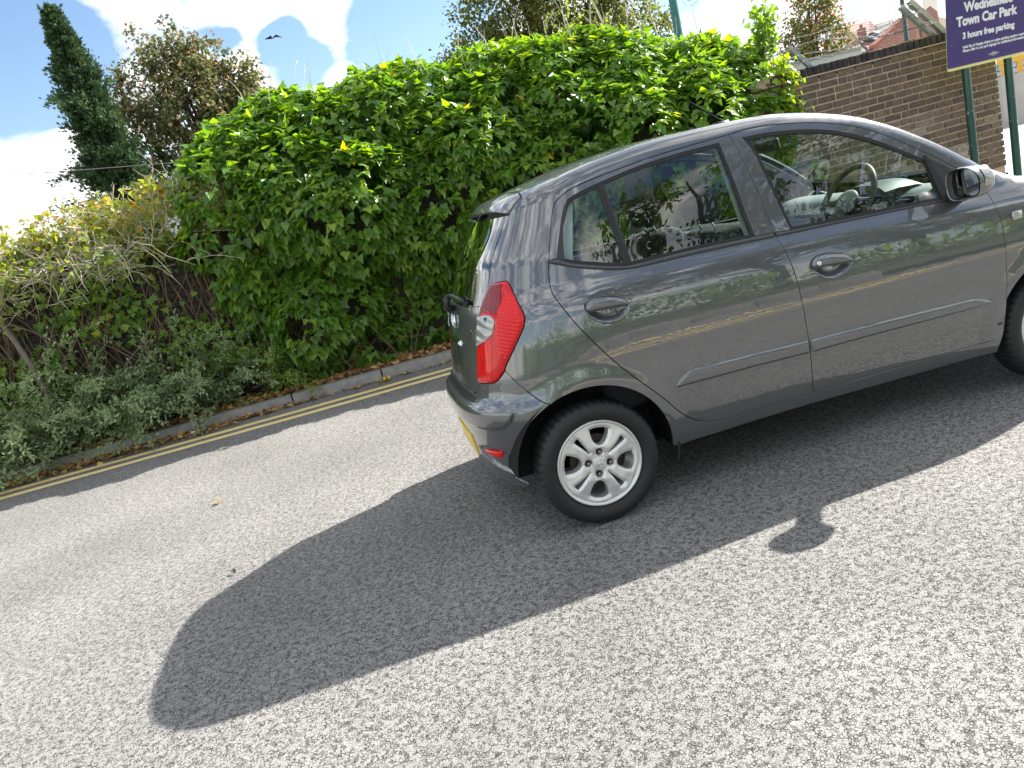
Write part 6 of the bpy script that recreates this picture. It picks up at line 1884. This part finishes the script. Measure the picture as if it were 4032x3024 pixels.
RL = [(10.1, 12, 3.75, .50), (9.75, 12, 3.2, .55), (10.4, 12, 3.25, .55), (10.05, 12, 2.6, .75), (9.5, 12, 2.6, .5), (10.65, 12, 2.65, .5), (10.2, 12, 4.15, .35), (9.9, 12, 2.0, .8), (10.7, 12.2, 2.0, .6)]
tree('rowan_tree', 'rowan tree with yellowing leaves and orange berries behind the wall', (10.1, 12.1, 0), 4.2, .10, RL, 14000, (.05, .09), ROW, SH_OVAL, (.0, .92), limbs=24)
CL = [(11.15, 7.6, 2.35, .26), (11.15, 7.6, 2.7, .25), (11.2, 7.6, 3.05, .20), (11.2, 7.6, 3.35, .13)]
CL = [(x + 3.62, y + 5.0, z * 1.12 - .05, r * 1.35) for x, y, z, r in CL]
tree('garden_conifer', 'small bright green conifer partly hidden by the purple sign', (14.8, 12.7, 0), 3.6, .06, CL, 3000, (.06, .12), IVY, SH_SPRAY, (.4, .9), limbs=6)
# trees on the near side of the road: they only show as reflections in the paint and glass
for k, (x, y, h, r) in enumerate(((4.2, -13.4, 10.6, 2.2), (8.0, -12.8, 11.2, 2.5), (11.8, -13.2, 11.4, 2.5), (17.0, -16, 10, 2.6))):
    lob = [(x + rnd.uniform(-1, 1) * r, y + rnd.uniform(-.8, .8) * r, rnd.uniform(.28, .92) * h, rnd.uniform(.30, .5) * r) for _ in range(13)]
    tree('roadside_tree', 'leafy tree on the bank across the road behind the viewer', (x, y, 0), h, .22, lob, 7500, (.13, .23), WIL, SH_OVAL, (.0, .6), limbs=26, group='trees on the bank across the road')
for k in range(9):
    x = -16 + 4.1 * k
    lob = [(x + rnd.uniform(-2, 2), -9.5 + rnd.uniform(-.6, .6), rnd.uniform(.4, 1.3), rnd.uniform(.5, .9)) for _ in range(8)]
    tree('bank_bush', 'rounded green bush on the bank across the road', (x, -9.5, 0), 1.4, .05, lob, 1500, (.10, .2), IVY, SH_OVAL, (.1, .7), limbs=4, group='bushes on the bank across the road')

# ------------------------------------------------------------------ bird, overhead wire
bd = MB()
bd.add([(-1.12 + .55 * u, 25 + v, 8.70 + .55 * w) for u, v, w in ((-.42, 0, .02), (0, 0, .16), (.03, .12, .05), (.30, 0, .16), (.62, 0, -.06), (.28, .06, .06), (.03, -.12, -.05))], [(0, 1, 2), (1, 6, 2), (2, 6, 3), (2, 3, 5), (3, 4, 5)])
bo = bd.build('bird', mat_simple('dark_feather', (.03, .03, .035), .8)); bo.modifiers.new('t', 'SOLIDIFY').thickness = .03
tag(bo, 'small dark bird flying in the blue sky above the hedge', 'bird')
wr = MB(); wr.tube([(-9, 12, 4.55), (-7, 12, 4.20), (-6.2, 12, 4.06), (-5.3, 12, 3.92), (-3, 12, 3.6), (0, 12, 3.4)], .008, 5)
tag(wr.build('overhead_wire', WIRE, None, True), 'thin dark overhead wire crossing the sky at the far left', 'wire')
